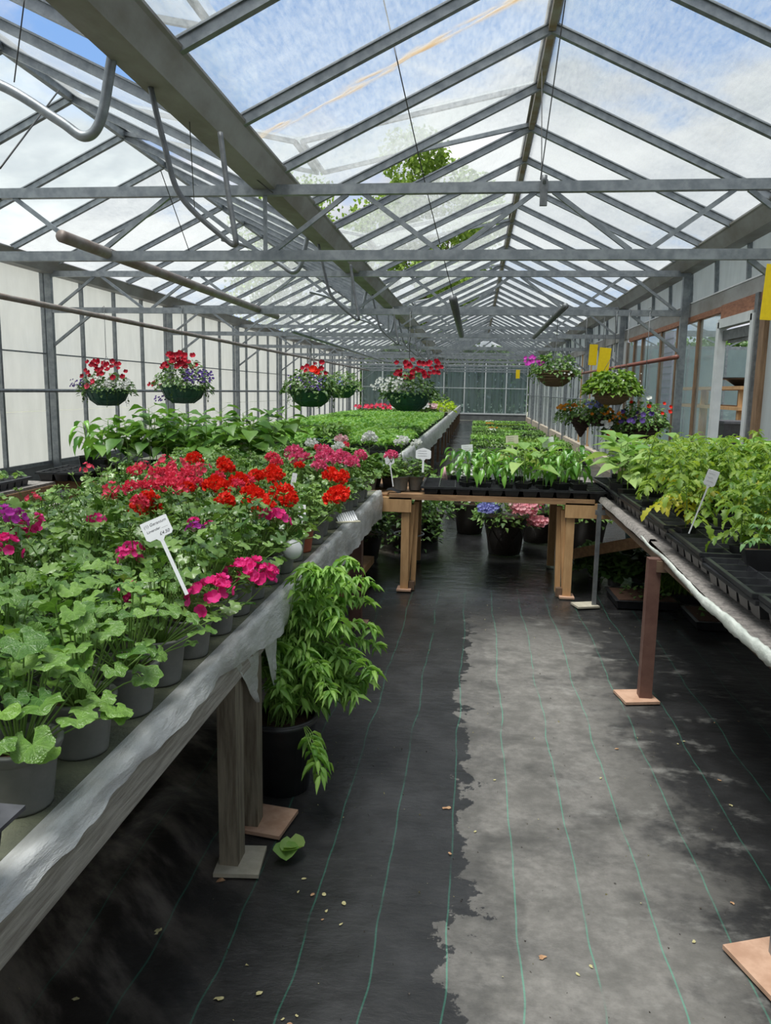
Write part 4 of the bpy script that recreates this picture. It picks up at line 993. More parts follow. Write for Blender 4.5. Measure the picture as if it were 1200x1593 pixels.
# cross bench, right: trays, peppers, aubergines
for i in range(4): tray(TRAY6, -.18+i*.335, 5.44, ZB-.028, 0.0+[.02, -.01, .015, 0][i], ['black tray with empty cells by the film corner', 'black tray under the pepper plants', 'black tray under the pale aubergines', 'black tray at the right end of the back bench'][i])
for i in range(8):
    for j in range(3):
        x = -.16+i*.125+R.uniform(-.01, .01); y = 5.29+j*.19+R.uniform(-.01, .01)
        if i < 1 and j < 2: continue
        if i < 4: put(P_pep, x, y, ZB-.01, 'glossy pepper plant on the back bench above the aisle', 'glossy pepper plants', .95)
        elif i < 6:
            if (i+j) % 2 == 0: put(P_aub, x, y, ZB-.01, 'pale broad leaved young plant beside the cream label', 'pale broad leaved plants', 1.05)
            else: put(P_pep, x, y, ZB-.01, 'pepper plant squeezed between the pale broad leaves', 'peppers among the broad leaves', .9)
        else: put(P_pep, x, y, ZB-.01, 'deep green pepper plant at the right end of the back bench', 'deep green pepper plants', 1.08)
# right bench trays and plants
k = 0
for yy in (1.55, 2.12, 2.69, 3.26, 3.83, 4.40, 4.97, 5.54):
    for xi, xx in enumerate((1.055, 1.45, 1.86)):
        zz = ZB+.004+(sag(yy) if xi == 0 else 0)*.6
        place = ['aisle edge', 'middle', 'wall side'][xi]; od = ['nearest', 'second', 'third', 'fourth', 'fifth', 'sixth', 'seventh', 'last'][k//3]
        tray(TRAY6, xx, yy, zz, R.uniform(-.05, .05), f'{od} black cell tray on the right bench, {place} column', 'black cell trays on the right bench'); k += 1
        if xi == 0 and yy < 4.5:
            tray(TRAY6, xx+.004, yy+.012, zz+.018, R.uniform(-.03, .03), f'{od} of the upper trays nested on the aisle edge of the right bench', 'nested upper trays'); zz += .03
        for i in range(3):
            for j in range(4):
                x = xx-.11+i*.11; y = yy-.17+j*.125
                if xi == 0 and yy < 3.0:
                    if R.random() < (.75 if yy < 2.0 or j > 1 or i > 0 else .6) and i > 0: put(P_toms, x, y, zz+.02, 'small blue green tomato seedling at the near end of right bench', 'small tomato seedlings', 1.25)
                    continue
                if xi == 0 and i == 0 and R.random() < .6: continue
                if yy > 4.7:
                    if R.random() < .75: put(P_aub, x, y, zz+.02, f'broad pale leaved plant, {od} tray of the right bench, {place} column', 'broad leaved plants at the far corner', 1.15)
                    continue
                if R.random() < .42 and not (xi == 0 and i == 1 and yy < 3): continue
                row = 'at the aisle side' if xi == 0 else 'in the middle' if xi == 1 else 'by the windows'
                put(P_tom, x, y, zz+.02, f'tall tomato plant, {od} tray from the front, {place} column', 'tomato plants on the right bench', (.74 if xi == 0 else .82)*(1 if yy > 2.5 else .93), .12)
for P_ in (P_bean, P_pep, P_aub, P_tom, P_toms):
    for o in P_: forget(o)
# black tray with lid corner at the very front left
t_ = thing('black_crate', 'black tray with a pale rim at the near left bench corner', 'tray', (-.712, .757, ZB+.004), .0)
mb = MB(); mb.box((0, 0, .05), (.20, .26, .10), taper=.9); mb.build('body', M['tray'], t_)
mb = MB(); mb.box((0, 0, .105), (.24, .30, .006)); mb.box((0, 0, .116), (.19, .25, .018)); mb.build('rim', M['tray_grey'], t_)

NTH = 'first second third fourth fifth sixth seventh eighth ninth tenth eleventh twelfth thirteenth fourteenth fifteenth sixteenth seventeenth eighteenth'.split()
def nth(i): return NTH[i]
# ---------------------------------------------------------------- verbena bush by the left bench legs
vb = thing('lemon_verbena', 'tall arching green bush in a black pot beside the bench legs', 'plant', (-.63, 2.46, 0))
mb = MB(); mb.lathe([(.088, .0), (.092, .0), (.118, .24), (.124, .245), (.124, .262), (.112, .262), (.105, .22)], 28); mb.build('pot', M['pot_black'], vb)
mb = MB(); mb.disc((0, 0, .235), .11, 20, bump=.004); mb.build('compost', M['soil'], vb)
mb = MB(); mb.tube([(math.cos(a)*.118, math.sin(a)*.118, .262) for a in [i*PI/12 for i in range(25)]], .006, 6, cap=False); mb.build('pot_rim', M['pot_black'], vb)
vl = []; st = MB(); RV = random.Random(5)
for i in range(74):
    a = RV.uniform(-2.2, 1.7); reach = RV.uniform(.07, .29)*(1 if abs(a) < 1.2 else .65); H = RV.uniform(.05, .55)*(1 if reach < .25 else .85)
    yb = RV.uniform(-.0, .42)
    p0 = Vector((RV.uniform(-.05, .05), RV.uniform(-.05, .05), .23)); p3 = Vector((math.cos(a)*reach*.95, math.sin(a)*reach*.9+yb*.6, .24+H)); p3.x = max(p3.x, -.10)
    if p3.x < .06: p3.z = min(p3.z, .52)
    p2 = p0.lerp(p3, .6)+Vector((0, 0, .10)); path = smoothpath([p0, p2, p3, p3+Vector((math.cos(a)*.05, math.sin(a)*.05, -.03))], 6)
    st.tube(path, .0018, 4, cap=False)
    for j in range(3, len(path), 1):
        for k in range(3):
            aa = RV.uniform(0, 2*PI); d = Vector((math.cos(aa), math.sin(aa), RV.uniform(-.7, .25)))
            vl.append((path[j].copy(), d, Vector((0, 0, 1))+Vector((RV.uniform(-.4, .4), RV.uniform(-.4, .4), 0)), RV.uniform(.04, .066)))
for k_ in range(4):      # low sprig reaching over the floor
    a = -.5+k_*.15; path = smoothpath([Vector((.08, -.04, .25)), Vector((.13, -.12-.02*k_, .26)), Vector((.18, -.2-.01*k_, .20-.01*k_))], 5); st.tube(path, .0016, 4, cap=False)
    for j in range(5, len(path)):
        for k in range(2): aa = RV.uniform(0, 6.28); vl.append((path[j].copy(), Vector((math.cos(aa), math.sin(aa), -.5)), Vector((0, 0, 1)), RV.uniform(.05, .07)))
st.build('stem', M['stem'], vb)
vlm = []
for i in range(4):
    mb = MB(); v, f = TPL['lance']; mb.add(v, f, 0, .1+.28*i, True); vlm.append(mb.mesh('leaf', M['g_verb']))
vl.sort(key=lambda q: -(q[0].x*1.0-q[0].y*.8+q[0].z*.3))
for p, d, n, L in vl[:280]: link('leaf', RV.choice(vlm), vb, mat4=leaf_matrix(p, d, n, L, L*.15))
mb = MB()
for p, d, n, L in vl[280:]: leaf(mb, 'lance', p, d, n, L, L*.15)
mb.build('foliage', M['g_verb'], vb, kind='stuff')

# ---------------------------------------------------------------- plant labels on stakes
def label_sign(p, foot, wd, ht, mt, lab, lean=0., text=None, shape='plain', lines=3):
    """p: centre of the plate; foot: where the stake enters the pot"""
    p = Vector(p); foot = Vector(foot); y = (p-foot).normalized(); toc = (Vector((0, 0, HCAM))-p); toc.z *= .35
    z = (toc-y*toc.dot(y)).normalized(); x = y.cross(z); rot = Matrix((x, y, z)).transposed().to_4x4(); rot.translation = p
    t = link('plant_label', None, mat4=rot); tag(t, lab, 'label')
    mb = MB(); c = ht*.12; a, b = wd/2, ht/2
    o = [(-a, -b+c), (-a+c, -b), (-wd*.16, -b), (-wd*.07, -b-ht*.16), (wd*.07, -b-ht*.16), (wd*.16, -b), (a-c, -b), (a, -b+c), (a, b-c*.3), (a-c*.3, b), (-a+c*.3, b), (-a, b-c*.3)]
    if shape == 'scallop': o = o[:8]+[(a, b-ht*.2), (a*.72, b-ht*.08), (a*.4, b), (0, b+ht*.10), (-a*.4, b), (-a*.72, b-ht*.08), (-a, b-ht*.2)]
    n = len(o); mb.add([(q, r, k) for k in (.0012, -.0012) for q, r in o], [tuple(range(n)), tuple(range(2*n-1, n-1, -1))]+[(i, n+i, n+(i+1) % n, (i+1) % n) for i in range(n)])
    mb.build('plate', M[mt], t)
    L = (p-foot).length; s = MB(); s.box((0, -(b+L)/2, 0), (wd*.13, L-b, .002)); s.build('stake', M[mt], t)
    if text:
        for (tx, ty, sz, s_) in text:
            cu = bpy.data.curves.new('written_line', 'FONT'); cu.body = s_; cu.size = sz; cu.shear = .25; cu.align_x = 'CENTER'; cu.materials.append(M['ink'])
            tmp = bpy.data.objects.new('written_line', cu); COL.objects.link(tmp); dg = bpy.context.evaluated_depsgraph_get()
            me = bpy.data.meshes.new_from_object(tmp.evaluated_get(dg)); bpy.data.objects.remove(tmp)
            link('written_line', me, t, (tx, ty, .0016))
    else:
        mk = MB(); rr = random.Random(int(abs(p.x)*1e4))
        for i in range(lines):
            yy = b*.55-i*ht*.24; xx = -a*.7; w_ = a*rr.uniform(.9, 1.35)
            pts = []
            q = 0
            while q < w_: pts.append((xx+q, yy+rr.uniform(-.5, .5)*ht*.07, .0018)); q += wd*.035
            mk.tube(pts, wd*.006, 3, cap=False)
        mk.build('written_line', M['ink'], t)
    return t
p = at(244, 822, Y=1.62); f_ = at(291, 925, Y=1.58)
label_sign(p, f_, .062, .046, 'white', 'large white handwritten geranium price label tilted among the near plants',
           text=[(.0, .009, .0095, '(1) Geranium'), (.0, -.004, .0085, 'Lavender ........'), (.012, -.018, .0105, '£4.50')])
label_sign(at(169, 749, Y=3.5), at(155, 785, Y=3.45), .085, .055, 'tan', 'faded tan plastic label standing behind the coral geraniums')
for (px, py, Y, w_, h_, mt, sh, lab, fx, fy) in (
    (659, 706, 5.25, .105, .07, 'white', 'scallop', 'white scalloped label at the left end of the aisle trays', 658, 735),
    (606, 713, 5.0, .06, .08, 'white', 'plain', 'small white tag beside the terracotta pot on the bench corner', 612, 757),
    (727, 698, 5.75, .085, .06, 'white', 'plain', 'bluish white label behind the glossy pepper plants', 729, 735),
    (797, 684, 5.6, .09, .06, 'cream', 'plain', 'cream label standing tall over the pale broad leaved plants', 799, 735),
    (853, 688, 5.6, .085, .07, 'white', 'plain', 'tilted white label among the deep green pepper plants', 860, 735),
    (534, 724, 4.2, .04, .06, 'white', 'plain', 'white upright tag among the rose pink flowers', 534, 745),
    (457, 748, 3.3, .022, .07, 'white', 'plain', 'narrow white tag beside the red flower heads', 452, 775),
    (470, 795, 2.9, .03, .05, 'white', 'plain', 'narrow tag between the red heads and the aisle edge', 470, 815)):
    label_sign(at(px, py, Y=Y), at(fx, fy, Y=Y-.02), w_, h_, mt, lab, shape=sh)
label_sign(at(1107, 744, Y=2.95), at(1072, 830, Y=3.0), .042, .062, 'white', 'white printed label on a long stake among the tomatoes', lines=4)
mb = MB(); c_ = at(455, 855, Y=2.62); mb.lathe([(.0, .012), (.030, .012), (.034, .0), (.036, .006), (.030, .018), (.0, .018)], 18); o = mb.build('pot_saucer', M['white'], loc=c_, rot=(1.25, 0, .3)); tag(o, 'round white plastic tag tucked on a grey pot rim', 'tag')
# small white toothed label strips lying by the terracotta pot
t = thing('label_strip', 'fan of blank white plant tags lying on the bench edge', 'label', at(540, 812, z=.74), .5)
for i in range(9): mb = MB(); mb.box((-.04+i*.011, .02, .012+i*.002), (.009, .075, .0015), rot=Matrix.Rotation(.5, 3, 'X')); mb.build('tag', M['white'], t)
mb = MB(); mb.box((0, -.02, .004), (.12, .03, .004)); mb.build('backing_strip', M['cream'], t)
# withered tuft on the trays
mb = MB()
for i in range(16): a = R.uniform(0, 6); mb.tube([(0, 0, .07), (math.cos(a)*.008, math.sin(a)*.008, .03), (math.cos(a)*.02, math.sin(a)*.01, -.02)], [.004, .003, .001], 4, 0, R.random())
tag(mb.build('dried_tuft', M['p_pale'], loc=at(692, 742, Y=5.19)), 'withered pale tuft hanging over the tray edge above the aisle', 'plant')

# ---------------------------------------------------------------- hanging baskets
def blossoms(mb, n, c, r, spread, mat=0, zs=.7, k=5):
    for i in range(n):
        a = R.uniform(0, 6.28); q = spread*R.random()**.5; p = Vector(c)+Vector((math.cos(a)*q, math.sin(a)*q, R.uniform(-.5, .6)*spread*zs))
        bloom(mb, p, Vector((p.x, p.y-.5, .4)), r*R.uniform(.8, 1.2), k, mat)
def basket(name, loc, kind, lab, rad, specs, trail=12, fol='g_dark', fn=448, top=.20, hang=2.34, spread=1.3, wires=True, L=.032):
    t = thing(name, lab, 'hanging basket', loc); K = 1.15; rad *= K; top *= K; L *= 1.1
    specs = [(a, n, tuple(q*K for q in c), r*1.05, sp*K, big) for a, n, c, r, sp, big in specs]
    h = rad*.80; mb = MB()
    if kind == 'cone': h = rad*1.5; mb.lathe([(.012, -h), (rad*.45, -h*.55), (rad, 0), (rad*1.03, .008), (rad*.96, 0), (rad*.4, -h*.5)], 22)
    else: mb.lathe([(0.0, -h), (rad*.45, -h*.97), (rad*.78, -h*.66), (rad*.95, -h*.2), (rad, 0), (rad*1.02, .006), (rad*.97, 0), (rad*.7, -h*.55)], 24)
    mt = {'green': 'green_plastic', 'wicker': 'wicker', 'dark': 'wicker_d', 'cone': 'wicker_d'}[kind]
    mb.build('bowl', M[mt], t)
    if kind == 'green':
        rb_ = MB()
        for i in range(16):
            a = i*PI/8; pr = [(rad*.45, -h*.97), (rad*.78, -h*.66), (rad*.95, -h*.2), (rad, 0)]
            rb_.tube([(math.cos(a)*q*1.015, math.sin(a)*q*1.015, z) for q, z in pr], .004, 4)
        for q, z in ((.80, -.64), (.96, -.2), (1.01, 0)): rb_.tube([(math.cos(i*PI/12)*rad*q*1.02, math.sin(i*PI/12)*rad*q*1.02, h*z) for i in range(25)], .004, 4, cap=False)
        rb_.build('rib', M['green_plastic'], t)
    else:
        rb_ = MB(); lv = 7
        for j in range(lv):
            q = j/(lv-1); z = -h*(1-q)*.95; rr = rad*(math.sqrt(max(.05, 1-(1-q)**2)) if kind != 'cone' else lerp(.08, 1, q))
            rb_.tube([(math.cos(i*PI/10)*rr*(1.03+.015*(i % 2)), math.sin(i*PI/10)*rr*(1.03+.015*(i % 2)), z) for i in range(21)], rad*.045, 5, cap=False)
        rb_.build('woven_band', M[mt], t)
    s_ = MB(); s_.disc((0, 0, -.015), rad*.93, 16, bump=.006); s_.build('compost', M['soil'], t)
    f = MB()
    for i in range(fn):
        a = R.uniform(0, 6.28); q = rad*spread*R.random()**.5; k = q/(rad*spread); z = top*(1-k**3)*R.uniform(.05, 1)-.10*max(0, k-.65)*R.random()/.35
        leaf(f, 'toms', (math.cos(a)*q, math.sin(a)*q, z), (math.cos(a), math.sin(a), R.uniform(-.6, .7)), Vector((0, 0, 1))+rv(.6), L*R.uniform(1., 1.7), L*.6)
    for i in range(trail):
        a = R.uniform(0, 6.28); Lr = R.uniform(.08, .26); pp = [Vector((math.cos(a)*rad*(1+.12*s), math.sin(a)*rad*(1+.12*s), .02-Lr*s)) for s in (0, .5, 1)]
        f.tube(pp, .002, 3, cap=False)
        for j in range(8): s = R.random(); leaf(f, 'toms', pp[0].lerp(pp[2], s), rv(1), Vector((0, 0, 1))+rv(.5), L*.8, L*.3)
    f.build('foliage', M[fol], t, kind='stuff')
    for (mname, n, c, r, sp, big) in specs:
        if big:
            for i in range(n):
                a = R.uniform(0, 6.28); q = sp*R.random()**.5; p = Vector(c)+Vector((math.cos(a)*q, math.sin(a)*q*.8, R.uniform(-.4, .6)*sp*.7)); b = MB()
                bloom(b, (0, 0, 0), Vector((p.x*.6, p.y-.35, .25)), r*R.uniform(.8, 1.15)); b.build('bloom', M[mname], t, loc=p)
        else: b = MB(); blossoms(b, n, c, r, sp); b.build('small_blossoms', M[mname], t, kind='stuff')
    if wires:
        hz = hang-loc[2]; ch = MB(); jn = min(hz-.03, .42)
        for i in range(3): a = i*2.09+.4; ch.tube([(math.cos(a)*rad, math.sin(a)*rad, 0), (0, 0, jn)], .0035, 4)
        ch.tube([(0, 0, jn), (0, 0, hz)], .004, 4); ch.tube([(0.0, 0, hz-.03), (.02, 0, hz+.01), (0, 0, hz+.05), (-.02, 0, hz+.03)], .004, 5)
        ch.build('hanging_chain', M['steel_dark'], t)
    return t
Yh = 9.66
def hb(px, py, Y=Yh): v = at(px, py, Y=Y); return (v.x, v.y, v.z)
basket('hanging_basket', hb(167, 605), 'green', 'hanging basket nearest the left wall, red petunias with white and lilac blossom', .24,
       [('p_crim', 34, (.0, -.10, .19), .036, .27, True), ('p_coral', 3, (.0, -.25, .05), .04, .10, True), ('p_white', 75, (.20, -.12, .05), .016, .15, False), ('p_purple', 40, (-.30, -.05, .06), .014, .12, False)], 14)
basket('hanging_basket', hb(285, 600), 'green', 'second hanging basket from the left wall, tall red bloom and purple lobelia', .25,
       [('p_crim', 40, (-.02, -.10, .26), .038, .22, True), ('p_crim', 4, (-.33, 0, .0), .032, .08, True), ('p_purple', 80, (.20, -.10, .10), .016, .19, False), ('p_purple', 15, (-.25, -.1, -.15), .014, .08, False)], 16, top=.30, fn=532)
basket('hanging_basket', hb(484, 606), 'green', 'bushy green basket with red and small violet flowers left of the middle', .24,
       [('p_crim', 12, (.0, -.14, .22), .034, .22, True), ('p_red', 3, (.10, -.25, .20), .045, .05, True), ('p_purple', 45, (.0, -.2, .05), .014, .24, False)], 22, top=.24, fn=644, spread=1.35)
basket('hanging_basket', hb(532, 600, 13.7), 'green', 'loose trailing lilac basket just behind the bushy green one', .24,
       [('p_blue', 60, (-.15, -.15, .03), .02, .22, False)], 26, 'g_shrub', top=.22, fn=532)
basket('hanging_basket', hb(636, 612), 'green', 'green basket with crimson petunias and white lobelia over the aisle side', .24,
       [('p_crim', 38, (.10, -.14, .24), .036, .27, True), ('p_white', 110, (-.2, -.12, .08), .016, .20, False)], 14, top=.28, fn=588)
basket('hanging_basket', hb(864, 578, 9.74), 'wicker', 'wicker basket with magenta blooms at its left side, highest on the right', .20,
       [('p_vio', 12, (-.25, -.06, .10), .028, .12, True), ('p_white', 14, (.1, -.15, .02), .014, .16, False)], 12, 'g_shrub', top=.20, fn=461)
basket('hanging_basket', hb(953, 604, 9.5), 'wicker', 'pale wicker basket with feathery green plants and few flowers', .215,
       [('p_white', 10, (.1, -.1, .08), .01, .2, False)], 3, 'g_grass', top=.20, fn=588, L=.045)
basket('hanging_basket', hb(905, 648, 9.95), 'cone', 'cone basket of yellow orange and cream pansies on the right', .15,
       [('p_orange', 16, (-.18, -.08, .10), .022, .11, True), ('p_yellow', 12, (.12, -.1, .10), .022, .12, True), ('p_white', 12, (.10, -.12, .03), .022, .12, True)], 14, 'g_shrub', top=.2, fn=461, spread=1.9)
basket('hanging_basket', hb(932, 648, 9.8), 'dark', 'small basket of blue and gold pansies between cone and wicker baskets', .13,
       [('p_blue', 12, (-.08, -.08, .12), .024, .10, True), ('p_yellow', 8, (.05, -.1, .08), .02, .12, True), ('p_orange', 8, (.02, -.12, .06), .02, .12, True)], 8, 'g_shrub', top=.14, fn=280)
basket('hanging_basket', hb(968, 672, 9.62), 'cone', 'cone basket with cream daisies and scarlet begonia blooms', .15,
       [('p_white', 9, (-.20, -.12, .07), .028, .09, True), ('p_red', 3, (-.15, -.15, -.02), .045, .05, True), ('p_red', 3, (-.03, -.16, -.14), .042, .05, True), ('p_orange', 12, (-.08, -.1, .12), .018, .14, True)], 8, 'g_dark', top=.18, fn=336)
basket('hanging_basket', hb(1000, 660, 9.52), 'dark', 'lowest dark basket of purple and red pansies beside the right post', .20,
       [('p_purple', 16, (-.10, -.16, .06), .032, .20, True), ('p_red', 6, (.05, -.1, .14), .026, .2, True), ('p_white', 5, (.05, .0, .22), .026, .15, True), ('p_orange', 5, (-.2, -.1, .08), .022, .12, True)], 14, 'g_shrub', top=.24, fn=644)
# ---------------------------------------------------------------- sticky traps
def trap(px, py, Y, w_, h_, lab, tilt=0, topz=2.3):
    p = at(px, py, Y=Y); t = thing('sticky_trap', lab, 'insect trap', p, .1)
    mb = MB(); mb.box((0, 0, 0), (w_, .002, h_), rot=Matrix.Rotation(tilt, 3, 'Y')); mb.build('card', M['yellow'], t)
    mb = MB(); mb.tube([(0, 0, h_/2-.005), (0, 0, topz-p.z)], .0015, 4); mb.build('string', M['wire'], t)
trap(923, 552, 9.76, .10, .25, 'yellow sticky card, left of the overlapping pair', .03)
trap(940, 562, 9.66, .14, .32, 'larger front yellow sticky card of the overlapping pair', .08)
trap(1205, 455, 5.66, .15, .37, 'nearest yellow sticky card cut off by the right edge', .04, 2.34)
trap(806, 582, 25.71, .13, .28, 'distant yellow sticky card before the end wall')

# ---------------------------------------------------------------- far left bench with seedling trays
fb = thing('far_bench', 'long far bench with pale plastic skirt running to the end wall', 'bench')
mb = MB(); mb.box((-1.9, 20.4, ZB-.02), (2.5, 27, .04)); mb.build('bench_top', M['mat_l'], fb)
def fdep(y): return .25+.05*(y % 1.9)/1.9
film('plastic_film', -.66, 1, 7.0, 34, fdep, M['film'], fb, 6.3, 500, .02, .80)
for i in range(15): leg(fb, -.70, 7.3+i*1.9, .68, .05, .05, 'wood_stud'); leg(fb, -3.0, 7.3+i*1.9, .68, .05, .05, 'wood_stud')
mb = MB(); mb.box((-.675, 20.4, .72), (.02, 27, .14)); mb.build('side_board', M['wood_grey'], fb)
SM = [bushmesh(230, 1, .11, .05, 'toms', M['g_seed'], .45, cen=.04) for _ in range(0)]
def matmesh(sx, sy, n, h, L, mt, kind='toms', wd=.42, z0=.04):
    mb = MB()
    for i in range(n):
        x, y = R.uniform(-sx/2, sx/2), R.uniform(-sy/2, sy/2); z = z0+h*R.uniform(.4, 1)
        leaf(mb, kind, (x, y, z), (R.uniform(-1, 1), R.uniform(-1, 1), R.uniform(-.3, .7)), Vector((0, 0, 1))+rv(.5), L*R.uniform(.7, 1.3), L*wd)
    return mb.mesh('seedlings', M[mt])
SEED = [matmesh(.38, .55, 330, .12, .05, 'g_seed') for _ in range(4)]
TR_simple = tray_mesh(3, 4, .36, .52, .06, 'tray')
rown = ['first', 'second', 'third', 'fourth', 'fifth', 'sixth', 'seventh', 'eighth', 'ninth', 'tenth', 'eleventh', 'twelfth']
y = 7.75; r_ = 0
while y < 17.5:
    for c_ in range(5):
        x = -.90-c_*.44
        if x < -2.2 and r_ < 1: continue
        o = thing('seedling_tray', f'leafy seedling tray on the far bench, {nth(r_)} row back, {nth(c_)} from the aisle', 'tray', (x, y, ZB+.02), R.uniform(-.04, .04), 'seedling trays on the far bench')
        link('cells', TR_simple, o); link('seedlings', R.choice(SEED), o, (0, 0, .03), (0, 0, PI*R.randint(0, 1)), kind='stuff')
    y += .62; r_ += 1
# blue grey tub and low plants in front of it
t = thing('tub', 'blue grey oval tub of leafy plants at the front of far bench', 'tub', tuple(at(517, 674, Y=7.75)))
t.location.z = ZB
mb = MB(); mb.lathe([(.17, 0), (.20, .10), (.205, .17), (.22, .175), (.22, .19), (.19, .185), (.18, .12)], 26); mb.build('body', M['tub'], t)
link('foliage', bushmesh(170, .17, .20, .06, 'toms', M['g_shrub'], .45, cen=.15), t, kind='stuff')
for i in range(7):
    o = thing('young_plant', 'small leafy plant in a black pot in front of the tub', 'plant', (-1.78+i*.115, 7.25, ZB), 0, 'small plants before the tub'); link('pot', SQP, o); link('foliage', R.choice(BD), o, (0, 0, .03), scale=.75, kind='stuff')
# colour at the far end of the bench
for (px, py, Y, mt, lab, rr, hh) in ((690, 628, 19, 'g_lime', 'bright lime green plant at the end of the far bench', .30, .34), (677, 612, 22, 'g_shrub', 'tall dark bush behind the lime green plant', .42, .6), (655, 636, 18.5, None, 'white flowered pot at the end of the far bench', .2, .2),
                                     (668, 633, 18.7, None, 'lilac white flowered pot beside the lime plant', .2, .2), (596, 640, 18, None, 'pink and red flowered pot on the far bench', .25, .15), (620, 634, 18.5, None, 'cream flowered pot on the far bench', .22, .15), (568, 643, 18, None, 'coral flowered pot at the left of the far bench', .22, .12)):
    v = at(px, py, Y=Y); v.z = ZB
    o = thing('potted_plant', lab, 'plant', v); mb = MB(); mb.lathe([(.09, 0), (.12, .16), (.11, .15)], 14); mb.build('pot', M['pot_black'], o)
    link('foliage', bushmesh(220 if mt else 120, rr, hh, .09, 'toms', M[mt or 'g_shrub'], .35, cen=.12), o, kind='stuff')
    if not mt:
        b = MB(); nm = {'white': 'p_white', 'lilac': 'p_pale', 'pink': 'p_coral', 'cream': 'p_white', 'coral': 'p_coral'}[lab.split()[0]]; blossoms(b, 60 if 'lilac' in lab or 'white' in lab else 16, (0, -.05, .25+hh*.3), .04, rr, 0, .4); b.build('blossoms', M[nm], o, kind='stuff')

# ---------------------------------------------------------------- beds of trays on the floor at the back, right
MATS = {'g_dark': None, 'g_seed': None, 'g_grass': None, 'g_shrub': None}
for k in MATS: MATS[k] = [matmesh(.42, .58, 190, .10, .055, k) for _ in range(2)]
for r_ in range(17):
    y = 12.6+r_*1.28
    for c_ in range(5):
        x = .12+c_*.46
        kk = ['g_seed', 'g_dark', 'g_shrub', 'g_seed', 'g_shrub', 'g_grass'][(r_*2+c_//2) % 6]
        if (r_ % 4 == 3 and c_ > 2) or y > 35.5 or y < 15 or r_ % 4 == 1 and c_ < 2 or r_ % 5 == 3: continue
        o = thing('bedding_tray', f'bedding plant tray on the back floor, {nth(r_)} row from the front, {nth(c_)} from the left', 'tray', (x, y, 0), R.uniform(-.03, .03), 'bedding trays on the floor at the back')
        link('cells', TR_simple, o); link('seedlings', R.choice(MATS[kk]), o, (0, 0, .02), scale=(1, 1, 1.6 if r_ < 8 else 1), kind='stuff')
        if kk == 'g_shrub' and c_ in (1, 2): b = MB(); blossoms(b, 22, (0, 0, .16), .025, .18, 0, .2); b.build('blossoms', M[['p_coral', 'p_white', 'p_orange'][r_ % 3]], o, kind='stuff')

# ---------------------------------------------------------------- planters and shrubs on the floor behind the cross bench
def planter(loc, r, h, lab, flowers, fol, fr, fh, n=340, L=.05, lattice=False, potm='pot_brown', drp=.1, name='planter'):
    t = thing(name, lab, 'plant', loc)
    mb = MB(); mb.lathe([(r*.70, .0), (r*.72, 0), (r*.90, h*.72), (r*.93, h*.74), (r*.96, h*.86), (r*1.05, h*.93), (r*1.06, h), (r*.96, h), (r*.9, h*.85)], 30); mb.build('pot', M[potm], t)
    mb = MB(); mb.disc((0, 0, h*.9), r*.93, 18, bump=.005); mb.build('compost', M['soil'], t)
    if lattice:
        mb = MB()
        for s in (-1, 1):
            for i in range(8):
                a0 = i*PI/4; mb.tube([(math.cos(a0+s*q*.8)*r*lerp(.73, .91, q), math.sin(a0+s*q*.8)*r*lerp(.73, .91, q), h*lerp(.08, .70, q)) for q in (0, .25, .5, .75, 1)], .004, 4)
        mb.tube([(math.cos(i*PI/14)*r*.94, math.sin(i*PI/14)*r*.94, h*.75) for i in range(29)], .006, 5, cap=False); mb.build('lattice_relief', M[potm], t)
    link('foliage', bushmesh(n, fr, fh, L, 'toms', M[fol], .38, cen=h*.95, drp=drp), t, kind='stuff')
    for (mn, k, c, rr, sp) in flowers: b = MB(); blossoms(b, k, c, rr, sp, 0, .7); b.build('blossoms', M[mn], t, kind='stuff')
    return t
planter((.29, 6.62, 0), .19, .33, 'big bronze patio pot of pink and blue flowers under the back bench', [('p_salm', 130, (.14, -.16, .42), .020, .11), ('p_pale', 80, (.03, -.14, .50), .018, .12), ('p_salm', 110, (.26, -.16, .31), .020, .08), ('p_blue', 190, (-.15, -.17, .41), .014, .09), ('p_white', 50, (-.22, .1, .52), .014, .12)], 'g_shrub', .28, .26, 460, .05, True, drp=.12)
planter((-.02, 7.55, 0), .17, .30, 'dark pot of white flowers behind the big bronze pot', [('p_white', 130, (.0, -.08, .42), .016, .24)], 'g_shrub', .28, .26, 380)
planter((.62, 7.2, 0), .18, .30, 'dark pot with white blossom right of the bronze pot', [('p_white', 80, (.0, -.08, .45), .016, .2), ('p_pink', 30, (-.05, -.1, .4), .016, .15)], 'g_shrub', .28, .28, 380)
planter((1.02, 6.9, 0), .19, .32, 'black pot with lavender blue flowers behind the thin steel post', [('p_purple', 150, (.0, -.08, .50), .014, .16)], 'g_shrub', .27, .28, 380)
planter((1.55, 7.2, 0), .16, .28, 'teal plastic pot of greenery right of the thin steel post', [], 'g_shrub', .28, .30, 330, potm='teal')
planter((-.58, 6.75, 0), .17, .26, 'dense dark shrub with white buds left under the back bench', [('p_white', 30, (.05, -.15, .45), .012, .24)], 'g_dark', .30, .42, 900, .05, drp=.30)
planter((-.42, 7.1, 0), .15, .24, 'feathery green plant behind the dark shrub', [], 'g_shrub', .22, .42, 500, .05, drp=.1)
planter((-.88, 6.15, 0), .16, .22, 'reddish leaved plant in the shade under the bench corner', [('p_orange', 14, (0, -.1, .4), .012, .2)], 'g_dark', .22, .35, 420, .05)
planter((-1.35, 6.7, 0), .18, .26, 'dark bush further under the back bench', [], 'g_dark', .3, .36, 420, .05)
planter((-.15, 9.3, 0), .20, .30, 'distant dark pot standing on the wet floor', [('p_white', 60, (.1, -.1, .42), .018, .22)], 'g_shrub', .3, .24, 320)
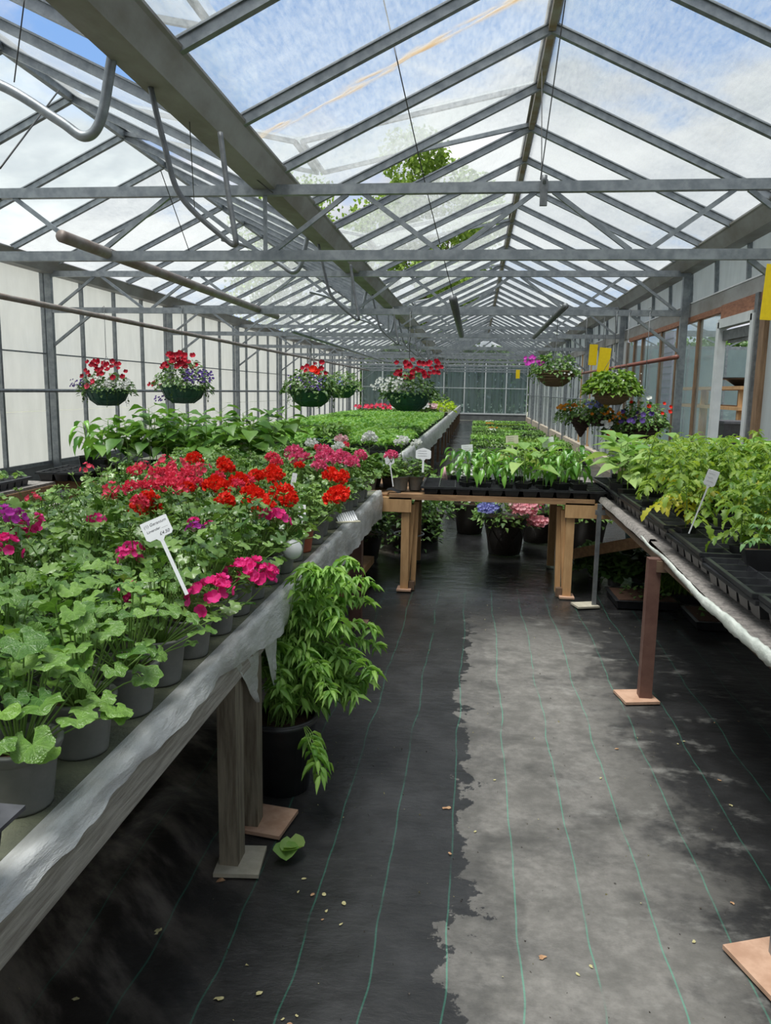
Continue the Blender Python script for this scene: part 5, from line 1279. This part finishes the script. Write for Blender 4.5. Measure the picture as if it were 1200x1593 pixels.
mb = MB(); mb.tube([(math.cos(i*PI/12)*.12, math.sin(i*PI/12)*.12, 0) for i in range(25)], .007, 6, cap=False)
tag(mb.build('pot_hoop', M['frame_white'], loc=(-.5, 6.05, .24)), 'pale plastic ring lying on a pot under the bench', 'ring')
# low things right of the aisle, behind the right bench legs
for i, (x, y) in enumerate(((1.05, 5.6), (1.25, 5.75), (.95, 5.85), (1.42, 5.6))):
    t = thing('low_plant', 'sprawling dark strawberry-like plant on the floor behind the thin post', 'plant', (x, y, 0), i, 'sprawling plants behind the thin post')
    link('pot', pot_g, t); link('foliage', bushmesh(190, .17, .22, .055, 'gs', M['g_dark'], .8, cen=.03, drp=-.0), t, kind='stuff')
b = MB(); blossoms(b, 8, (0, 0, .2), .02, .15); b.build('blossoms', M['p_coral'], t, kind='stuff')
gt = thing('grass_tray', 'long tray of fine grass on the floor under the right bench', 'tray', (1.75, 5.35, 0), 0)
mb = MB(); mb.box((0, 0, .03), (1.0, .40, .06), taper=.95); mb.build('body', M['tray'], gt)
mb = MB()
for i in range(1500):
    x, y = R.uniform(-.48, .48), R.uniform(-.18, .18); leaf(mb, 'blade', (x, y, .05), (R.uniform(-.4, .4), R.uniform(-.4, .4), 1), rv(1), R.uniform(.07, .17), .0016)
mb.build('grass', M['g_grass'], gt, kind='stuff')
for i, (x, y) in enumerate(((1.55, 4.75), (1.98, 4.7), (1.15, 5.15), (2.0, 4.2))):
    o = thing('floor_tray', ['flat black tray of soil under the right bench, nearest', 'flat black tray beside the nearest floor tray', 'flat black tray in front of the sprawling plants', 'flat black tray deep under the right bench'][i], 'tray', (x, y, 0), .02*i)
    mb = MB(); mb.box((0, 0, .025), (.40, .34, .05), taper=.95); mb.box((0, 0, .052), (.42, .36, .004)); mb.build('body', M['tray'], o)
    mb = MB(); mb.box((0, 0, .056), (.37, .31, .004)); mb.build('compost', M['soil'], o)
    link('seedlings', bushmesh(60, .16, .05, .03, 'toms', M['g_dark'], .5, cen=.05), o, kind='stuff')

# ---------------------------------------------------------------- litter on the floor
def scrap(px, py, L, mt, lab, grp=None, curl=1.0):
    p = at(px, py, z=.004); p.z = wrinkle(p.x, p.y)+.003; mb = MB(); a = R.uniform(0, 6)
    n_ = 9; pts = [Vector((0, 0, L*.10*curl))]
    for i in range(n_): q = R.uniform(.55, 1.1); t_ = 2*PI*i/n_; pts.append(Vector((math.cos(t_)*L*.32*q, math.sin(t_)*L*.55*q, R.uniform(0, .16)*L*curl)))
    mb.add(pts, [(0, i+1, (i+1) % n_+1) for i in range(n_)], 0, R.random())
    o = mb.build('fallen_leaf', M[mt], loc=p, rot=(0, 0, a)); tag(o, lab, 'leaf', grp)
M['dry'] = pm('dry_leaf', (.32, .17, .09), (.44, .27, .15), .8, 40); M['dry2'] = pm('pale_dry_leaf', (.38, .34, .16), (.5, .46, .25), .8, 40)
scrap(695, 1252, .030, 'dry', 'brown dry leaf on the wet side of the aisle', curl=.3); scrap(845, 1483, .024, 'dry', 'small brown leaf on the dry patch', curl=.3)
scrap(343, 1366, .030, 'dry', 'curled brown leaf before the bench foot board'); scrap(245, 1445, .028, 'dry2', 'pale curled leaf on the wrinkled cover under the bench'); scrap(342, 1548, .026, 'dry2', 'yellowish scrap near the front of the aisle')
cl = thing('cabbage_leaf', 'crumpled pale green leaf lying beside the foot boards', 'leaf', at(452, 1331, z=.01), .3)
for k in range(3):
    mb = MB(); v, f = _rows([.5, 1.1, 1, .8, .3], .55, -.4)
    mb.add([Vector((q[0]*.035, (q[1]-.5)*.06, q[2]*.045+.004)) for q in v], f, 0, .2+.3*k, True); mb.build('leaf_piece', M['g_aub'], cl, loc=(.014*(k-1), .01*k, 0), rot=(0, 0, 2.1*k))
for (px, py) in ((504, 1386), (487, 1386), (473, 1362), (502, 1425), (531, 1432), (464, 1382), (508, 1412), (535, 1400), (403, 1540), (118, 1555), (570, 1050), (960, 1163), (1055, 1154), (1065, 1150), (1120, 1210), (1138, 1248), (1112, 1122), (1150, 1120), (1140, 1400), (1080, 1460), (450, 1588), (440, 1580), (462, 1575), (740, 1290), (700, 1325), (900, 1510), (920, 1498), (770, 1210), (935, 1206)):
    scrap(px, py, R.uniform(.010, .020), R.choice(['dry', 'dry2', 'dry2']), 'tiny dry plant scrap scattered on the ground cover', 'tiny scraps on the ground cover', .5)
mb = MB()
for i in range(700):
    x, y = R.uniform(-1.0, 1.0), R.uniform(1.3, 5); c = Vector((x, y, wrinkle(x, y)+.002)); s = R.uniform(.0008, .003)*(1.6 if i % 9 == 0 else 1)
    mb.add([c+rv(s), c+rv(s)+Vector((s, 0, 0)), c+rv(s)+Vector((0, s, 0)), c+Vector((0, 0, s))], [(0, 1, 3), (1, 2, 3), (2, 0, 3), (0, 2, 1)], 1 if i % 3 == 0 else 0)
tag(mb.build('crumbs', [M['pot_brown'], M['dry2']]), 'fine dark crumbs of compost on the floor', 'dirt', kind='stuff')

# ---------------------------------------------------------------- neighbouring bay seen through the right wall
mb = MB(); mb.box((5.6, 12, -.03), (6.0, 20, .06)); tag(mb.build('floor', M['concrete']), 'floor of the neighbouring glasshouse', kind='structure')
nb = tag(link('wall_far', None), 'glass wall of the neighbouring glasshouse', kind='structure')
for i in range(20):
    y = 2.5+i
    mb = MB(); mb.bar((8.5, y, 0), (8.5, y, 2.7), .05, .05, up=(1, 0, 0)); mb.build('glazing_bar', M['steel'], nb)
    if i < 19: mb = MB(); mb.box((8.53, y+.5, 1.55), (.006, .96, 2.2)); mb.build('pane', M['nbglass'], nb)
mb = MB(); mb.bar((8.5, 2.5, 2.7), (8.5, 21.5, 2.7), .1, .14); mb.build('beam', M['gutter'], nb)
nb2 = tag(link('wall_far', None), 'end wall of the neighbouring glasshouse', kind='structure')
for i in range(7):
    x = 2.62+i*.97
    mb = MB(); mb.bar((x, 21.4, 0), (x, 21.4, 2.7), .05, .05, up=(0, 1, 0)); mb.build('glazing_bar', M['steel'], nb2)
    if i < 6: mb = MB(); mb.box((x+.485, 21.43, 1.4), (.93, .006, 2.5)); mb.build('pane', M['nbglass'], nb2)
nr = tag(link('ceiling', None), 'roof of the neighbouring glasshouse', kind='structure')
for i in range(20):
    y = 2.5+i
    for xa, za, xb, zb in ((2.62, 2.9, 5.55, 4.0), (5.55, 4.0, 8.5, 2.75)):
        d, n, L = slope_frame(xa, za, xb, zb); mb = MB(); mb.bar((xa, y, za), (xb, y, zb), .045, .06, up=n); mb.build('glazing_bar', M['steel'], nr)
        if i < 19: mb = MB(); mb.bar(Vector((xa, y+.5, za))+n*.04, Vector((xb, y+.5, zb))+n*.04, .97, .006, up=n); mb.build('pane', M['semiglass'], nr)
for y in (6.5, 10.5, 14.5, 18.5):
    mb = MB(); mb.bar((2.6, y, 2.45), (8.5, y, 2.45), .05, .07); mb.bar((2.6, y, 2.8), (8.5, y, 2.8), .05, .06)
    for i in range(8): mb.bar((2.7+i*.72, y, 2.45+.35*(i % 2)), (3.42+i*.72, y, 2.8-.35*(i % 2)), .025, .03)
    tag(mb.build('roof_truss', M['steel']), f'lattice beam in the neighbouring bay, {["nearest", "second", "third", "furthest"][int((y-6)//4)]}', 'truss')
nt = thing('neighbour_bench', 'timber bench of potted geraniums seen through the door', 'bench')
mb = MB(); mb.box((4.3, 9.3, .76), (1.1, 4.4, .05)); mb.build('bench_top', M['wood_new'], nt)
for y in (7.2, 9.3, 11.4):
    for x in (3.8, 4.8): leg(nt, x, y, .74, .06, .06, 'wood_new')
for i in range(8):
    for j in range(3):
        y = 7.4+i*.53; x = 3.92+j*.32; kd = ['p_red', 'p_coral', 'p_coral', 'p_white'][(i*2+j) % 4]
        o = thing('potted_geranium', f'geranium with {COLN[kd]} flowers on the bench seen through the right wall', 'plant', (x, y, .785), R.uniform(0, 6), f'{COLN[kd]} geraniums beyond the right wall')
        link('pot', pot_t, o, scale=1.3); link('foliage', R.choice(GF), o, scale=1.7, kind='stuff')
        for q in range(2): link('flower_head', R.choice(HEADS[kd]), o, (R.uniform(-.1, .1), R.uniform(-.1, .1), .36+R.uniform(0, .08)), scale=1.5)
sh = thing('wooden_shelf', 'raised wooden shelf with a dark trough beyond the door', 'shelf', (4.1, 13.6, 0))
for z in (1.20, 1.50): mb = MB(); mb.box((0, 0, z), (.7, 4.0, .05)); mb.build('board', M['wood_new'], sh)
for y in (-1.9, 0, 1.9): mb = MB(); mb.box((.3, y, .75), (.06, .06, 1.5)); mb.box((-.3, y, .75), (.06, .06, 1.5)); mb.build('upright', M['wood_new'], sh)
mb = MB(); mb.lathe([(.10, 0), (.28, .12), (.36, .13), (.3, .1)], 20); tag(mb.build('trough', M['pot_black'], loc=(4.1, 12.6, 1.53)), 'wide dark bowl on the raised wooden shelf', 'bowl')
for i in range(4):
    o = thing('crate', ['black crate on the floor beyond the door', 'blue and white crate stacked beyond the door', 'second black crate beyond the door', 'black crate against the timber bench'][i], 'crate', (3.35, 8.2+i*.75, 0))
    mb = MB(); mb.box((0, 0, .22+.1*i), (.45, .6, .44+.2*i)); mb.build('body', M['tray'], o); mb = MB(); mb.box((0, 0, .45+.2*i), (.47, .62, .03)); mb.build('lid', M[['tray_grey', 'p_blue', 'white', 'tray_grey'][i]], o)
lp_ = thing('lilac_panel', 'lilac boarded panel outside the right windows', 'panel', (2.95, 12.65, 0))
for i in range(14): mb = MB(); mb.box((0, 0, .92+i*.105), (.03, .75, .098), rot=Matrix.Rotation(.06, 3, 'Y')); mb.build('board', M['lilac'], lp_)
mb = MB(); mb.bar((0, .45, 0), (0, .45, 2.6), .06, .06, up=(1, 0, 0)); mb.build('post', M['steel'], lp_)
mb = MB(); mb.grid(lambda u, v: (2.60+wave(v*3+u, .02, 2, 1), 7.52+u*.10*(1-.4*v), lerp(1.95, 1.15, 1-v)), 4, 10); tag(mb.build('fleece_strip', M['white']), 'narrow white cloth hanging in the doorway', 'cloth')

# ---------------------------------------------------------------- trees and hedge outside
def tree(x, y, h, r, n, lab, L=.24, mt='g_tree', zc=.62):
    t = thing('tree', lab, 'tree', (x, y, -.05)); mb = MB(); mb.tube([(0, 0, 0), (.1, 0, h*.4), (0, .1, h*.75)], [.22, .16, .06], 8)
    for i in range(7): a = i*.9; mb.tube([(0, 0, h*.35), (math.cos(a)*r*.5, math.sin(a)*r*.5, h*.7)], [.07, .02], 5)
    mb.build('trunk', M['bark'], t); f = MB(); cl = [(R.uniform(0, 6.28), R.uniform(.2, .8)*r, R.uniform(-.32, .34)*h, R.uniform(.25, .42)*r) for _ in range(22)]
    for i in range(n):
        a, q, z, s = R.choice(cl); p = Vector((math.cos(a)*q, math.sin(a)*q, h*zc+z*(1-.3*q/r)))+Vector((R.gauss(0, 1), R.gauss(0, 1), R.gauss(0, 1))).normalized()*s*R.uniform(.6, 1)
        leaf(f, 'toms', p, rv(1), rv(1)+Vector((0, 0, .6)), L*R.uniform(.6, 1.3), L*.45)
    f.build('crown', M[mt], t, kind='stuff')
tree(-3.0, 46, 15.8, 5.0, 15000, 'broad green tree beyond the end wall, seen through the lifted vents')
tree(-12, 50, 14, 5, 6000, 'tree standing further left beyond the end wall')
tree(14, 24, 13, 5.0, 8000, 'hazy tree seen through the right hand roof glass')
tree(20, 34, 13, 5.5, 6000, 'second hazy tree behind the right hand roof')
def hedge(x0, y0, x1, y1, h, th, n, lab, mt='g_shrub'):
    f = MB()
    for i in range(n):
        t = R.random(); leaf(f, 'toms', (lerp(x0, x1, t)+R.uniform(-th, th), lerp(y0, y1, t)+R.uniform(-th, th), R.random()**.7*h*(1+.12*math.sin(t*23))), rv(1), rv(1)+Vector((0, 0, .5)), R.uniform(.2, .4), .12)
    return tag(f.build('hedge', M[mt], loc=(0, 0, 0)), lab, 'hedge', kind='stuff')
hedge(-14, 45, 17, 45, 4.2, 1.2, 20000, 'dark hedge outside the end wall', 'g_dark')

# ---------------------------------------------------------------- labels: number small families of look-alikes from the front
fam = {}
for o in COL.objects:
    if o.parent is None and 'category' in o and 'label' in o: fam.setdefault(o['label'], []).append(o)
ORD = ['nearest', 'second nearest', 'third nearest', 'fourth nearest', 'fifth nearest', 'sixth nearest', 'seventh nearest', 'eighth nearest', 'ninth nearest', 'tenth nearest', 'eleventh nearest', 'twelfth nearest']+[f'{a} nearest' for a in 'thirteenth fourteenth fifteenth sixteenth seventeenth eighteenth nineteenth twentieth twenty-first twenty-second twenty-third twenty-fourth twenty-fifth twenty-sixth twenty-seventh twenty-eighth twenty-ninth thirtieth'.split()]
for lab, os_ in fam.items():
    if 1 < len(os_) <= 30:
        os_.sort(key=lambda o: (Vector(o.location)-Vector((0, 0, HCAM))).length)
        for i, o in enumerate(os_):
            o['label'] = f'{ORD[i]} {lab}'.replace(' flowers, ', ', ')
            if 'group' not in o: o['group'] = lab
